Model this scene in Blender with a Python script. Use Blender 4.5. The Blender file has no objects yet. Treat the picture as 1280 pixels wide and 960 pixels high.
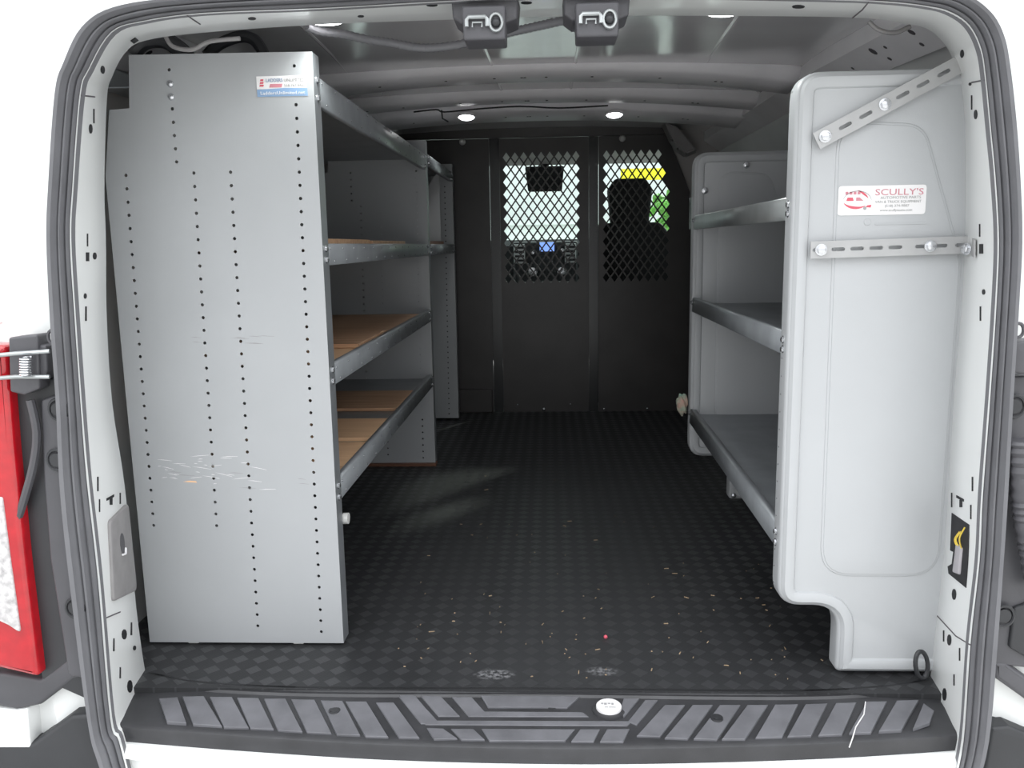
import bpy, bmesh, math, random
from mathutils import Vector, Matrix
from mathutils.geometry import tessellate_polygon
from mathutils.bvhtree import BVHTree
random.seed(7)
SC = bpy.context.scene
COL = SC.collection
PI = math.pi

# ------------------------------------------------------------------ camera
F = 1035.0
YAW, PITCH, ROLL, H = math.radians(2.65), math.radians(9.56), math.radians(.95), .84
fw = Vector((-math.sin(YAW)*math.cos(PITCH), math.cos(YAW)*math.cos(PITCH), -math.sin(PITCH)))
r0 = Vector((math.cos(YAW), math.sin(YAW), 0)); u0 = r0.cross(fw)
RT = r0*math.cos(ROLL) - u0*math.sin(ROLL)
UP = u0*math.cos(ROLL) + r0*math.sin(ROLL)
EYE = Vector((0, 0, H))
cd = bpy.data.cameras.new('camera'); cam = bpy.data.objects.new('camera', cd); COL.objects.link(cam)
cd.sensor_fit = 'HORIZONTAL'; cd.sensor_width = 36; cd.lens = 36*F/1280
cd.clip_start = .02; cd.clip_end = 300
m = Matrix((RT, UP, -fw)).transposed().to_4x4(); m.translation = EYE
cam.matrix_world = m
SC.camera = cam

# ------------------------------------------------------------------ world, sun, exposure
w = bpy.data.worlds.new('World'); SC.world = w; w.use_nodes = True
nt = w.node_tree; nt.nodes.clear()
out = nt.nodes.new('ShaderNodeOutputWorld'); bg = nt.nodes.new('ShaderNodeBackground')
tc = nt.nodes.new('ShaderNodeTexCoord'); sx = nt.nodes.new('ShaderNodeSeparateXYZ')
cr = nt.nodes.new('ShaderNodeValToRGB')
cr.color_ramp.elements[0].position = .0; cr.color_ramp.elements[0].color = (.40, .41, .42, 1)
cr.color_ramp.elements[1].position = .75; cr.color_ramp.elements[1].color = (1.25, 1.28, 1.32, 1)
nz = nt.nodes.new('ShaderNodeTexNoise'); nz.inputs['Scale'].default_value = 2.2
mx = nt.nodes.new('ShaderNodeMixRGB'); mx.blend_type = 'MULTIPLY'; mx.inputs[0].default_value = .18
nt.links.new(tc.outputs['Generated'], sx.inputs[0]); nt.links.new(sx.outputs['Z'], cr.inputs[0])
nt.links.new(tc.outputs['Generated'], nz.inputs['Vector'])
nt.links.new(cr.outputs[0], mx.inputs[1]); nt.links.new(nz.outputs['Fac'], mx.inputs[2])
nt.links.new(mx.outputs[0], bg.inputs[0]); nt.links.new(bg.outputs[0], out.inputs[0])
bg.inputs[1].default_value = 2.1
sd = bpy.data.lights.new('patch_sun', 'SUN'); patch_sun = bpy.data.objects.new('patch_sun', sd); COL.objects.link(patch_sun)
sd.energy = 4.0; sd.angle = math.radians(3); sd.color = (1, .96, .88)  # added sun: its beams through the mesh stand in for floor reflections
patch_sun.rotation_euler = Vector((-.56, -.84, -.50)).to_track_quat('-Z', 'Y').to_euler()
patch_sun.location = (2, 8, 6)
SC.view_settings.view_transform = 'Standard'; SC.view_settings.look = 'None'
SC.view_settings.gamma = 1; SC.view_settings.use_curve_mapping = False
SC.view_settings.exposure = .50
PUCK_W = 1.5

# ------------------------------------------------------------------ helpers
def at(px, py, x=None, y=None, z=None):
    d = fw + RT*((px-640)/F) - UP*((py-480)/F)
    k, v = (0, x) if x is not None else (1, y) if y is not None else (2, z)
    return EYE + d*((v-EYE[k])/d[k])

def mat(name, col, rough=.5, metal=0, spec=.5, noise=0, nscale=8, bump=0, bscale=200, emit=None, es=1, coat=0, stretch=None, col2=None):
    m = bpy.data.materials.new(name); m.use_nodes = True
    n = m.node_tree; b = n.nodes['Principled BSDF']
    b.inputs['Base Color'].default_value = (*col, 1); b.inputs['Roughness'].default_value = rough
    b.inputs['Metallic'].default_value = metal; b.inputs['Specular IOR Level'].default_value = spec
    b.inputs['Coat Weight'].default_value = coat; b.inputs['Coat Roughness'].default_value = .08
    g = n.nodes.new('ShaderNodeNewGeometry')
    mp = n.nodes.new('ShaderNodeMapping'); n.links.new(g.outputs['Position'], mp.inputs[0])
    if stretch: mp.inputs['Scale'].default_value = stretch
    if noise or col2:
        t = n.nodes.new('ShaderNodeTexNoise'); t.inputs['Scale'].default_value = nscale; t.inputs['Detail'].default_value = 6
        n.links.new(mp.outputs[0], t.inputs['Vector'])
        r = n.nodes.new('ShaderNodeValToRGB')
        c2 = col2 or tuple(c*(1-noise) for c in col); c1 = col if col2 else tuple(min(1, c*(1+noise)) for c in col)
        r.color_ramp.elements[0].position = .3; r.color_ramp.elements[0].color = (*c2, 1)
        r.color_ramp.elements[1].position = .7; r.color_ramp.elements[1].color = (*c1, 1)
        n.links.new(t.outputs['Fac'], r.inputs[0]); n.links.new(r.outputs[0], b.inputs['Base Color'])
    if bump:
        t = n.nodes.new('ShaderNodeTexNoise'); t.inputs['Scale'].default_value = bscale; t.inputs['Detail'].default_value = 3
        n.links.new(mp.outputs[0], t.inputs['Vector'])
        bp = n.nodes.new('ShaderNodeBump'); bp.inputs['Strength'].default_value = bump; bp.inputs['Distance'].default_value = .001
        n.links.new(t.outputs['Fac'], bp.inputs['Height']); n.links.new(bp.outputs[0], b.inputs['Normal'])
    if emit:
        b.inputs['Emission Color'].default_value = (*emit, 1); b.inputs['Emission Strength'].default_value = es
    return m

M = {}
M['white'] = mat('white_paint', (.80, .81, .80), .28, noise=.02, nscale=5, coat=.3)
M['header'] = M['white']
M['roof'] = mat('roof_paint', (.82, .80, .82), .16, spec=.7, noise=.06, nscale=3, coat=.5)
M['bow'] = mat('roof_bow_paint', (.86, .84, .86), .4, noise=.05, nscale=6)
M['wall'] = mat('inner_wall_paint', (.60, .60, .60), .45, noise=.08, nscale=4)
M['grey'] = mat('grey_powder_coat', (.37, .38, .39), .42, noise=.03, nscale=5, bump=.12, bscale=900)
M['lip'] = mat('grey_shelf_steel', (.27, .285, .30), .34, noise=.12, nscale=14, metal=.35)
M['steel'] = mat('galvanised_steel', (.42, .44, .44), .32, metal=.75, noise=.15, nscale=9)
M['plastic'] = mat('grey_moulded_plastic', (.43, .44, .45), .38, noise=.02, nscale=4, bump=.15, bscale=700)
M['black'] = mat('black_powder_coat', (.036, .032, .031), .38, noise=.2, nscale=6, bump=.1, bscale=500)
M['blackgl'] = mat('black_gloss_channel', (.008, .009, .010), .25)
M['rubber'] = mat('seal_rubber', (.145, .145, .155), .5, noise=.08, nscale=20)
M['dplast'] = mat('dark_trim_plastic', (.028, .029, .032), .5, noise=.1, nscale=12, bump=.2, bscale=600)
M['mplast'] = mat('grey_trim_plastic', (.068, .067, .074), .45, noise=.1, nscale=12, bump=.2, bscale=500)
M['cover'] = mat('worn_grey_cover', (.26, .25, .25), .5, noise=.1, nscale=30)
M['zinc'] = mat('zinc_bolt', (.60, .61, .63), .22, metal=.9)
M['strap'] = mat('strap_steel', (.40, .40, .40), .42, metal=.2, noise=.05, nscale=20)
M['hole'] = mat('dark_hole', (.012, .012, .014), .7)
M['holegrey'] = mat('shaded_slot', (.10, .09, .10), .7)
M['bolt_white'] = mat('nylon_foot', (.62, .62, .60), .5)
M['red'] = mat('tail_lens_red', (.42, .005, .012), .12, coat=.6, noise=.15, nscale=40)
M['lens'] = mat('tail_lens_clear', (.52, .50, .50), .12, coat=.6, noise=.35, nscale=90)
M['wood'] = mat('pale_wood', (.62, .39, .24), .5, nscale=9, stretch=(.6, 14, 14), col2=(.40, .22, .12))
M['wood2'] = mat('orange_wood', (.86, .56, .34), .5, nscale=9, stretch=(.6, 14, 14), col2=(.74, .45, .25))
M['wood3'] = mat('brown_wood', (.20, .09, .05), .5, nscale=9, stretch=(.6, 14, 14), col2=(.12, .05, .03))
M['ledge'] = mat('sill_lip', (.055, .055, .06), .42, noise=.2, nscale=18)
M['sill'] = mat('sill_plastic', (.034, .034, .037), .42, noise=.25, nscale=14, bump=.2, bscale=400)
M['pad'] = mat('sill_pad', (.125, .125, .136), .46, noise=.22, nscale=16, bump=.25, bscale=300)
M['stick'] = mat('sticker_white', (.76, .745, .745), .4)
M['blue'] = mat('sticker_blue', (.22, .34, .52), .4)
M['dblue'] = mat('ink_blue', (.16, .24, .38), .5)
M['sred'] = mat('ink_red', (.62, .10, .14), .5)
M['spink'] = mat('ink_pale_red', (.55, .22, .26), .5)
M['sgrey'] = mat('ink_grey', (.33, .33, .33), .5)
M['lamp'] = mat('lamp_lens', (.9, .9, .9), .3, emit=(1, 1, 1), es=9)
M['screen'] = mat('screen_blue', (.1, .2, .6), .3, emit=(.22, .38, .95), es=.8)
M['yellow'] = mat('yellow_board', (.85, .72, .02), .5)
M['leaf'] = mat('foliage', (.12, .33, .05), .7, noise=.5, nscale=3)
M['bark'] = mat('bark', (.14, .1, .07), .8, noise=.3)
M['asphalt'] = mat('asphalt', (.42, .42, .41), .85, noise=.15, nscale=3, bump=.5, bscale=60)
M['seat'] = mat('black_seat_cloth', (.012, .012, .014), .8, bump=.3, bscale=400)
M['head'] = mat('headliner', (.40, .38, .37), .8)
M['conn'] = mat('connector_grey', (.42, .40, .42), .5)
M['wirey'] = mat('wire_yellow', (.75, .55, .08), .5)
M['spongeg'] = mat('sponge_green', (.25, .42, .33), .9, nscale=50, col2=(.55, .32, .26), bump=1, bscale=200)
M['straw'] = mat('straw_bits', (.34, .25, .16), .8, noise=.4, nscale=60)
M['facade'] = mat('pale_facade', (.72, .74, .73), .7, noise=.08, nscale=1)
M['beige'] = mat('beige_wall', (.62, .55, .40), .7)
M['glassd'] = mat('dark_glass', (.05, .07, .07), .1)

def floor_mat():
    m = bpy.data.materials.new('checker_rubber_mat'); m.use_nodes = True; n = m.node_tree; b = n.nodes['Principled BSDF']
    L = n.links.new; N = n.nodes.new
    def math_(op, a, b_=None):
        t = N('ShaderNodeMath'); t.operation = op
        for i, v in enumerate((a, b_)):
            if v is None: continue
            if isinstance(v, (int, float)): t.inputs[i].default_value = v
            else: L(v, t.inputs[i])
        return t.outputs[0]
    g = N('ShaderNodeNewGeometry'); mp = N('ShaderNodeMapping'); L(g.outputs['Position'], mp.inputs[0])
    mp.inputs['Rotation'].default_value = (0, 0, PI/4); s = 1/.0305; mp.inputs['Scale'].default_value = (s, s, s)
    sp = N('ShaderNodeSeparateXYZ'); L(mp.outputs[0], sp.inputs[0]); X, Y = sp.outputs[0], sp.outputs[1]
    fx, fy = math_('FRACT', X), math_('FRACT', Y)
    par = math_('FRACT', math_('MULTIPLY', math_('ADD', math_('FLOOR', X), math_('FLOOR', Y)), .5))
    par = math_('GREATER_THAN', par, .25)               # 0/1 checkerboard
    def ribs(a, c):                                     # five bars inside a tile
        bars = math_('GREATER_THAN', math_('SINE', math_('MULTIPLY', a, 2*PI*5)), -.2)
        e = math_('MULTIPLY', math_('GREATER_THAN', c, .08), math_('LESS_THAN', c, .92))
        e2 = math_('MULTIPLY', math_('GREATER_THAN', a, .04), math_('LESS_THAN', a, .96))
        return math_('MULTIPLY', math_('MULTIPLY', bars, e), e2)
    A, B = ribs(fx, fy), ribs(fy, fx)
    mix = N('ShaderNodeMix'); mix.data_type = 'FLOAT'; L(par, mix.inputs[0]); L(A, mix.inputs[2]); L(B, mix.inputs[3])
    hgt = mix.outputs[0]
    # dust and scuffs
    t = N('ShaderNodeTexNoise'); t.inputs['Scale'].default_value = 3; t.inputs['Detail'].default_value = 8; t.inputs['Roughness'].default_value = .65
    L(g.outputs['Position'], t.inputs['Vector'])
    r = N('ShaderNodeMapRange'); L(t.outputs['Fac'], r.inputs[0]); r.inputs[1].default_value = .35; r.inputs[2].default_value = .75
    fr = N('ShaderNodeMath'); ins = math_('MULTIPLY', math_('MULTIPLY', math_('GREATER_THAN', fx, .10), math_('LESS_THAN', fx, .90)), math_('MULTIPLY', math_('GREATER_THAN', fy, .10), math_('LESS_THAN', fy, .90)))
    par = math_('MULTIPLY', par, ins)
    base = N('ShaderNodeMix'); base.data_type = 'RGBA'; L(par, base.inputs[0])
    base.inputs[6].default_value = (.018, .0185, .020, 1); base.inputs[7].default_value = (.044, .045, .048, 1)  # lighter tiles: sheen on the ribs painted into the base colour
    dust = N('ShaderNodeMix'); dust.data_type = 'RGBA'; L(math_('MULTIPLY', r.outputs[0], .28), dust.inputs[0])
    L(base.outputs[2], dust.inputs[6]); dust.inputs[7].default_value = (.075, .075, .078, 1)
    last = dust.outputs[2]
    mp2 = N('ShaderNodeMapping'); L(g.outputs['Position'], mp2.inputs[0]); mp2.inputs['Scale'].default_value = (9, .7, 1)
    t3 = N('ShaderNodeTexNoise'); t3.inputs['Scale'].default_value = 1; t3.inputs['Detail'].default_value = 3; L(mp2.outputs[0], t3.inputs['Vector'])
    ax = math_('ABSOLUTE', math_('SUBTRACT', sepx(n, g)[0], .03)); cen_ = math_('MAXIMUM', math_('SUBTRACT', 1, math_('DIVIDE', ax, .42)), 0)
    r3 = N('ShaderNodeMapRange'); L(t3.outputs['Fac'], r3.inputs[0]); r3.inputs[1].default_value = .38; r3.inputs[2].default_value = .65
    wear = math_('MINIMUM', math_('ADD', math_('MULTIPLY', cen_, .75), math_('MULTIPLY', r3.outputs[0], .45)), .85)
    wr_ = N('ShaderNodeMix'); wr_.data_type = 'RGBA'; L(wear, wr_.inputs[0]); L(last, wr_.inputs[6]); wr_.inputs[7].default_value = (.034, .0345, .037, 1); last = wr_.outputs[2]
    for (cx, cy, rx, ry, a) in ((-.115, 1.52, .045, .022, .75), (.098, 1.535, .035, .02, .6)):   # whitish scuffs with a shape of their own
        dx = math_('DIVIDE', math_('SUBTRACT', sepx(n, g)[0], cx), rx); dy = math_('DIVIDE', math_('SUBTRACT', sepx(n, g)[1], cy), ry)
        rr = math_('ADD', math_('MULTIPLY', dx, dx), math_('MULTIPLY', dy, dy))
        t2 = N('ShaderNodeTexNoise'); t2.inputs['Scale'].default_value = 130; t2.inputs['Detail'].default_value = 5; L(g.outputs['Position'], t2.inputs['Vector'])
        k = math_('MULTIPLY', math_('MAXIMUM', math_('SUBTRACT', 1, rr), 0), math_('MULTIPLY', math_('MAXIMUM', math_('SUBTRACT', t2.outputs['Fac'], .42), 0), 6*a))
        k = math_('MULTIPLY', math_('MINIMUM', k, .6), .55)
        mm = N('ShaderNodeMix'); mm.data_type = 'RGBA'; L(k, mm.inputs[0]); L(last, mm.inputs[6]); mm.inputs[7].default_value = (.5, .5, .52, 1); last = mm.outputs[2]
    L(last, b.inputs['Base Color'])
    rg = N('ShaderNodeMix'); rg.data_type = 'FLOAT'; L(par, rg.inputs[0]); rg.inputs[2].default_value = .52; rg.inputs[3].default_value = .36
    L(rg.outputs[0], b.inputs['Roughness']); b.inputs['Specular IOR Level'].default_value = .4
    bp = N('ShaderNodeBump'); bp.inputs['Strength'].default_value = .45; bp.inputs['Distance'].default_value = .0015
    L(hgt, bp.inputs['Height']); L(bp.outputs[0], b.inputs['Normal'])
    return m
def sepx(n, g):
    s = n.nodes.new('ShaderNodeSeparateXYZ'); n.links.new(g.outputs['Position'], s.inputs[0]); return s.outputs
M['mat'] = floor_mat()

def clear_glass():
    m = bpy.data.materials.new('clear_glass'); m.use_nodes = True; n = m.node_tree; n.nodes.clear()
    o = n.nodes.new('ShaderNodeOutputMaterial'); mx = n.nodes.new('ShaderNodeMixShader'); t = n.nodes.new('ShaderNodeBsdfTransparent'); g = n.nodes.new('ShaderNodeBsdfGlossy')
    t.inputs[0].default_value = (.86, .93, .90, 1); g.inputs['Roughness'].default_value = .02
    mx.inputs[0].default_value = .06
    n.links.new(t.outputs[0], mx.inputs[1]); n.links.new(g.outputs[0], mx.inputs[2]); n.links.new(mx.outputs[0], o.inputs[0])
    return m
M['glass'] = clear_glass()

def link(name, bm, m, parent=None, smooth=False, kind=None, label=None):
    bmesh.ops.recalc_face_normals(bm, faces=bm.faces)
    me = bpy.data.meshes.new(name); bm.to_mesh(me); bm.free()
    for mm in (m if isinstance(m, (list, tuple)) else [m]): me.materials.append(mm)
    if smooth:
        for p in me.polygons: p.use_smooth = True
        me.set_sharp_from_angle(angle=math.radians(35))
    o = bpy.data.objects.new(name, me); COL.objects.link(o)
    if parent is not None:
        o.parent = parent
        if parent.type == 'EMPTY': o.matrix_parent_inverse = Matrix.Translation(-parent.location)
    if kind: o['kind'] = kind
    if label: o['label'] = label
    return o
def thing(name, label, cat, loc=(0, 0, 0), group=None):
    o = bpy.data.objects.new(name, None); COL.objects.link(o); o.location = loc; o.empty_display_size = .05
    o['label'] = label; o['category'] = cat
    if group: o['group'] = group
    return o
def tag(o, label, cat, group=None):
    o['label'] = label; o['category'] = cat
    if group: o['group'] = group
    return o
def structure(name, bm, m, smooth=False): return link(name, bm, m, smooth=smooth, kind='structure')
def dup(root, d, label=None):
    r = root.copy(); COL.objects.link(r); r.location = root.location + Vector(d)
    if label: r['label'] = label
    def rec(src, dst):
        for ch in list(src.children):
            c = ch.copy(); COL.objects.link(c); c.parent = dst; c.matrix_parent_inverse = ch.matrix_parent_inverse.copy(); rec(ch, c)
    rec(root, r); return r

def B(): return bmesh.new()
def box(bm, a, b, bev=0):
    a, b = Vector(a), Vector(b)
    r = bmesh.ops.create_cube(bm, size=1); vs = r['verts']
    for v in vs: v.co = Vector(((a[i]+b[i])/2 + v.co[i]*(b[i]-a[i]) for i in range(3)))
    if bev:
        es = list({e for v in vs for e in v.link_edges})
        bmesh.ops.bevel(bm, geom=es, offset=bev, segments=2, affect='EDGES', profile=.5)
    return vs
def hexa(bm, lo, hi):
    """solid between two quads (lists of 4 points)"""
    vs = [bm.verts.new(p) for p in list(lo)+list(hi)]
    for f in ((0, 1, 2, 3), (4, 5, 6, 7), (0, 1, 5, 4), (1, 2, 6, 5), (2, 3, 7, 6), (3, 0, 4, 7)): bm.faces.new([vs[i] for i in f])
def tube(bm, pts, r, seg=10, cap=True, ribs=0):
    pts = [Vector(p) for p in pts]
    if ribs:                                             # corrugated: resample and alternate radius
        q = []
        for a, b in zip(pts, pts[1:]):
            k = max(1, int((b-a).length/ribs)); q += [a.lerp(b, i/k) for i in range(k)]
        pts = q+[pts[-1]]
    rings = []; nrm = None
    for i, p in enumerate(pts):
        t = (pts[min(i+1, len(pts)-1)] - pts[max(i-1, 0)]).normalized()
        if nrm is None: nrm = t.orthogonal().normalized()
        nrm = (nrm - t*nrm.dot(t)).normalized(); bi = t.cross(nrm)
        rr = r*(1.0 if i % 2 else .84) if ribs else (r[i] if isinstance(r, (list, tuple)) else r)
        rings.append([bm.verts.new(p + (nrm*math.cos(a)+bi*math.sin(a))*rr) for a in (2*PI*k/seg for k in range(seg))])
    for A, C in zip(rings, rings[1:]):
        for k in range(seg): bm.faces.new((A[k], A[(k+1) % seg], C[(k+1) % seg], C[k]))
    if cap: bm.faces.new(rings[0][::-1]); bm.faces.new(rings[-1])
def cyl(bm, p, d, r, h, seg=16, r2=None):
    p, d = Vector(p), Vector(d).normalized(); tube(bm, [p, p+d*h], [r, r if r2 is None else r2], seg)
def dome(bm, p, d, r, h, seg=14):
    p, d = Vector(p), Vector(d).normalized(); ks = [0, .35, .65, .85, .97]
    tube(bm, [p+d*(h*math.sin(k*PI/2)) for k in ks], [max(r*math.cos(k*PI/2), r*.05) for k in ks], seg)
def smoothline(pts, n=8, closed=False):
    P = [Vector(p) for p in pts]; o = []; N_ = len(P)
    for i in range(N_ if closed else N_-1):
        g = (lambda k: P[k % N_]) if closed else (lambda k: P[max(0, min(N_-1, k))])
        p0, p1, p2, p3 = g(i-1), g(i), g(i+1), g(i+2)
        for k in range(n):
            t = k/n; o.append(.5*((2*p1)+(-p0+p2)*t+(2*p0-5*p1+4*p2-p3)*t*t+(-p0+3*p1-3*p2+p3)*t**3))
    if not closed: o.append(P[-1])
    return o
def rounded(poly, rad, seg=6):
    o = []; n = len(poly)
    for i, p in enumerate(poly):
        r = rad[i] if isinstance(rad, (list, tuple)) else rad
        p = Vector(p); a = (Vector(poly[i-1])-p); b = (Vector(poly[(i+1) % n])-p)
        if r <= 0: o.append(tuple(p)); continue
        al, bl = a.length, b.length; a.normalize(); b.normalize()
        ang = a.angle(b); d = min(r/math.tan(ang/2), al*.49, bl*.49)
        s, e = p+a*d, p+b*d
        for k in range(seg+1):
            t = k/seg; o.append(tuple((1-t)**2*s + 2*t*(1-t)*p + t*t*e))
    return o
def area2(l): return sum(l[i-1][0]*l[i][1]-l[i][0]*l[i-1][1] for i in range(len(l)))/2
def inset(l, d):
    if area2(l) < 0: l = l[::-1]
    o = []; n = len(l)
    for i in range(n):
        p = Vector(l[i]); a = (p-Vector(l[i-1])); b = (Vector(l[(i+1) % n])-p)
        if a.length < 1e-9: a = b
        if b.length < 1e-9: b = a
        na = Vector((-a.y, a.x)).normalized(); nb = Vector((-b.y, b.x)).normalized(); q = (na+nb)
        q = q/max(.4, q.length_squared/2) if q.length > 1e-6 else na
        o.append(tuple(p+q*d))
    return o
def plate(bm, outline, holes=(), t=.003, O=(0, 0, 0), U=(1, 0, 0), V=(0, 0, 1), N=(0, 1, 0), bev=0, mi=0):
    """solid sheet: front at O+uU+vV, back shifted by N*t; optional rounded front edge"""
    O, U, V, N = Vector(O), Vector(U), Vector(V), Vector(N)
    W = lambda p, d: O+U*p[0]+V*p[1]+N*d
    if area2(outline) < 0: outline = outline[::-1]
    rings = []
    if bev:
        for k in range(4):
            a = k/3*PI/2; rings.append((inset(outline, bev*(1-math.sin(a))) if k < 3 else outline, bev*(1-math.cos(a))))
    else: rings.append((outline, 0))
    rings.append((outline, t))
    fl = [rings[0][0]]+list(holes); bl = [outline]+list(holes)
    fv = [[bm.verts.new(W(p, 0)) for p in l] for l in fl]
    bv = [[bm.verts.new(W(p, t)) for p in l] for l in bl]
    for vs, ls in ((fv, fl), (bv, bl)):
        flat = [v for l in vs for v in l]
        for tri in tessellate_polygon([[Vector((p[0], p[1], 0)) for p in l] for l in ls]):
            if len(set(tri)) == 3:
                try: f = bm.faces.new([flat[i] for i in tri]); f.material_index = mi
                except ValueError: pass
    prev = fv[0]
    for r_, d in rings[1:-1]:
        cur = [bm.verts.new(W(p, d)) for p in r_]
        for i in range(len(cur)): bm.faces.new((prev[i-1], prev[i], cur[i], cur[i-1])).material_index = mi
        prev = cur
    for A, C in [(prev, bv[0])]+list(zip(fv[1:], bv[1:])):
        for i in range(len(A)): bm.faces.new((A[i-1], A[i], C[i], C[i-1])).material_index = mi
def loft(bm, curves, closed=False):
    R_ = [[bm.verts.new(p) for p in c] for c in curves]
    for A, C in zip(R_, R_[1:]):
        for i in range(0 if closed else 1, len(A)): bm.faces.new((A[i-1], A[i], C[i], C[i-1]))
def rect(x0, z0, x1, z1): return [(x0, z0), (x1, z0), (x1, z1), (x0, z1)]
def circ(x, z, r, n=8): return [(x+r*math.cos(2*PI*k/n), z+r*math.sin(2*PI*k/n)) for k in range(n)]
def slot(x, z, l, h, ang=0, n=5):
    o = []
    for s, c in ((1, l/2-h/2), (-1, -(l/2-h/2))):
        for k in range(n): a = -PI/2+PI*k/(n-1); o.append((c+s*h/2*math.cos(a), s*h/2*math.sin(a)))
    ca, sa = math.cos(ang), math.sin(ang)
    return [(x+p*ca-q*sa, z+p*sa+q*ca) for p, q in o]
def text(body, size, O, U, V, m, name, parent, depth=.0003, width=None):
    cu = bpy.data.curves.new(name, 'FONT'); cu.body = body; cu.size = size; cu.extrude = depth; cu.resolution_u = 3
    o = bpy.data.objects.new(name, cu); COL.objects.link(o); bpy.context.view_layer.update()
    me = bpy.data.meshes.new_from_object(o.evaluated_get(bpy.context.evaluated_depsgraph_get()))
    bpy.data.objects.remove(o)
    xs = [v.co.x for v in me.vertices]; k = width/(max(xs)-min(xs)) if width else 1
    U, V, O = Vector(U), Vector(V), Vector(O); N = U.cross(V)
    for v in me.vertices: v.co = O+U*(v.co.x*k)+V*v.co.y+N*v.co.z
    me.materials.clear(); me.materials.append(m)
    bm = B(); bm.from_mesh(me); bpy.data.meshes.remove(me)
    return link(name, bm, m, parent)

# ------------------------------------------------------------------ SETTING: van body
CX = -.05
XL, XR = -.945, .865                # inner faces of the body sides
bm = B(); box(bm, (XL-.03, 1.46, -.03), (XR+.03, 4.16, 0)); structure('floor', bm, M['mat'])
bm = B(); box(bm, (XL-.06, 4.16, -.10), (XR+.06, 6.0, -.03)); structure('trim_cab_floor', bm, M['dplast'])
bm = B(); box(bm, (-60, -60, -.80), (60, 90, -.74)); structure('ground', bm, M['asphalt'])

def roofz(x, y):
    prof = [(1.50, 1.262), (1.62, 1.285), (1.85, 1.325), (2.3, 1.358), (2.6, 1.370), (3.0, 1.388), (6, 1.40)]
    z = prof[-1][1]
    for (a, za), (b, zb) in zip(prof, prof[1:]):
        if y <= b: z = za+(zb-za)*max(0, y-a)/(b-a); break
    d = abs(x-CX)/.90
    return z - .035*d*d - .20*max(0, d-.86)**2/.02*.5
ys = [1.54, 1.62, 1.75, 1.9, 2.1, 2.3, 2.6, 3.0, 3.4, 3.8, 4.2]; xs = [CX+.90*k/16 for k in range(-16, 17)]
bm = B()
def sheet(bm, grid, thick):
    top = [[bm.verts.new(p) for p in r] for r in grid]; bot = [[bm.verts.new(Vector(p)+thick) for p in r] for r in grid]
    for G in (top, bot):
        for i in range(1, len(G)):
            for j in range(1, len(G[0])): bm.faces.new((G[i-1][j-1], G[i-1][j], G[i][j], G[i][j-1]))
    n, k = len(top)-1, len(top[0])-1
    for j in range(1, k+1):
        for i in (0, n): bm.faces.new((top[i][j-1], top[i][j], bot[i][j], bot[i][j-1]))
    for i in range(1, n+1):
        for j in (0, k): bm.faces.new((top[i-1][j], top[i][j], bot[i][j], bot[i-1][j]))
sheet(bm, [[(x, y, roofz(x, y)) for x in xs] for y in ys], Vector((0, 0, .03)))
ceiling = structure('ceiling', bm, M['roof'], smooth=True)
# shallow pressed beads running along the roof skin
for k, (xa, xb) in enumerate(((-.52, -.60), (-.17, -.165), (.085, .085), (.40, .47))):
    for (ya, yb) in ((1.75, 2.58), (2.80, 3.1)):
        bm = B(); tube(bm, [(xa+(xb-xa)*(t/6)*(yb > 2.7 or 1), ya+(yb-ya)*t/6, roofz(xa, ya+(yb-ya)*t/6)+.002) for t in range(7)], .006, 8)
        link('bead', bm, M['roof'], ceiling, True)

def side(name, s):
    x = XL if s < 0 else XR
    prof = [(x, -.03), (x, .30), (x, .95), (x-s*.015, 1.08), (x-s*.04, 1.17), (x-s*.075, 1.25)]
    bm = B(); sheet(bm, [[(p[0], y, p[1]) for p in prof] for y in (1.54, 2.2, 2.9, 3.6, 4.2)], Vector((s*.04, 0, 0)))
    o = structure(name, bm, M['wall'], smooth=True)
    # longitudinal roof rail with punched holes, and pressed pillars
    bm = B(); a0, a1 = Vector((CX+s*.74, 1.56, 1.245)), Vector((CX+s*.80, 2.72, 1.315)); a2 = Vector((CX+s*.80, 4.15, 1.315))
    for p, q in ((a0, a1), (a1, a2)):
        w_ = Vector((s*.075, 0, -.05)); th = Vector((0, 0, .05))
        hexa(bm, [p, q, q+w_, p+w_], [p+th, q+th, q+w_+th, p+w_+th])
    r_ = link('roof_rail', bm, M['bow'], o)
    bm = B(); N = (a1-a0).normalized(); W_ = Vector((s*.075, 0, -.05)).normalized()
    for t, k, sz in ((.18, .3, .009), (.20, .7, .006), (.32, .35, .005), (.36, .7, .006), (.38, .3, .012), (.55, .5, .005), (.7, .4, .006), (.9, .6, .008)):
        c = a0.lerp(a1, t)+W_*(.09*k)
        n_ = N.cross(W_).normalized(); n_ = n_ if n_.z < 0 else -n_
        plate(bm, circ(0, 0, sz, 8), t=.001, O=c+n_*.001, U=N, V=W_, N=-n_)
    link('rail_hole', bm, M['holegrey'], r_)
    for (ya, yb) in ((2.60, 2.78), (3.36, 3.50), (4.0, 4.12)):
        bm = B(); hexa(bm, [(x, ya, .0), (x, yb, .0), (x-s*.05, yb-.03, .0), (x-s*.05, ya+.03, .0)], [(x-s*.05, ya, 1.17), (x-s*.05, yb, 1.17), (x-s*.10, yb-.03, 1.17), (x-s*.10, ya+.03, 1.17)])
        link('pressed_pillar', bm, M['wall'], o)
    return o
side('wall_left', -1); wr = side('wall_right', 1)

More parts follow.
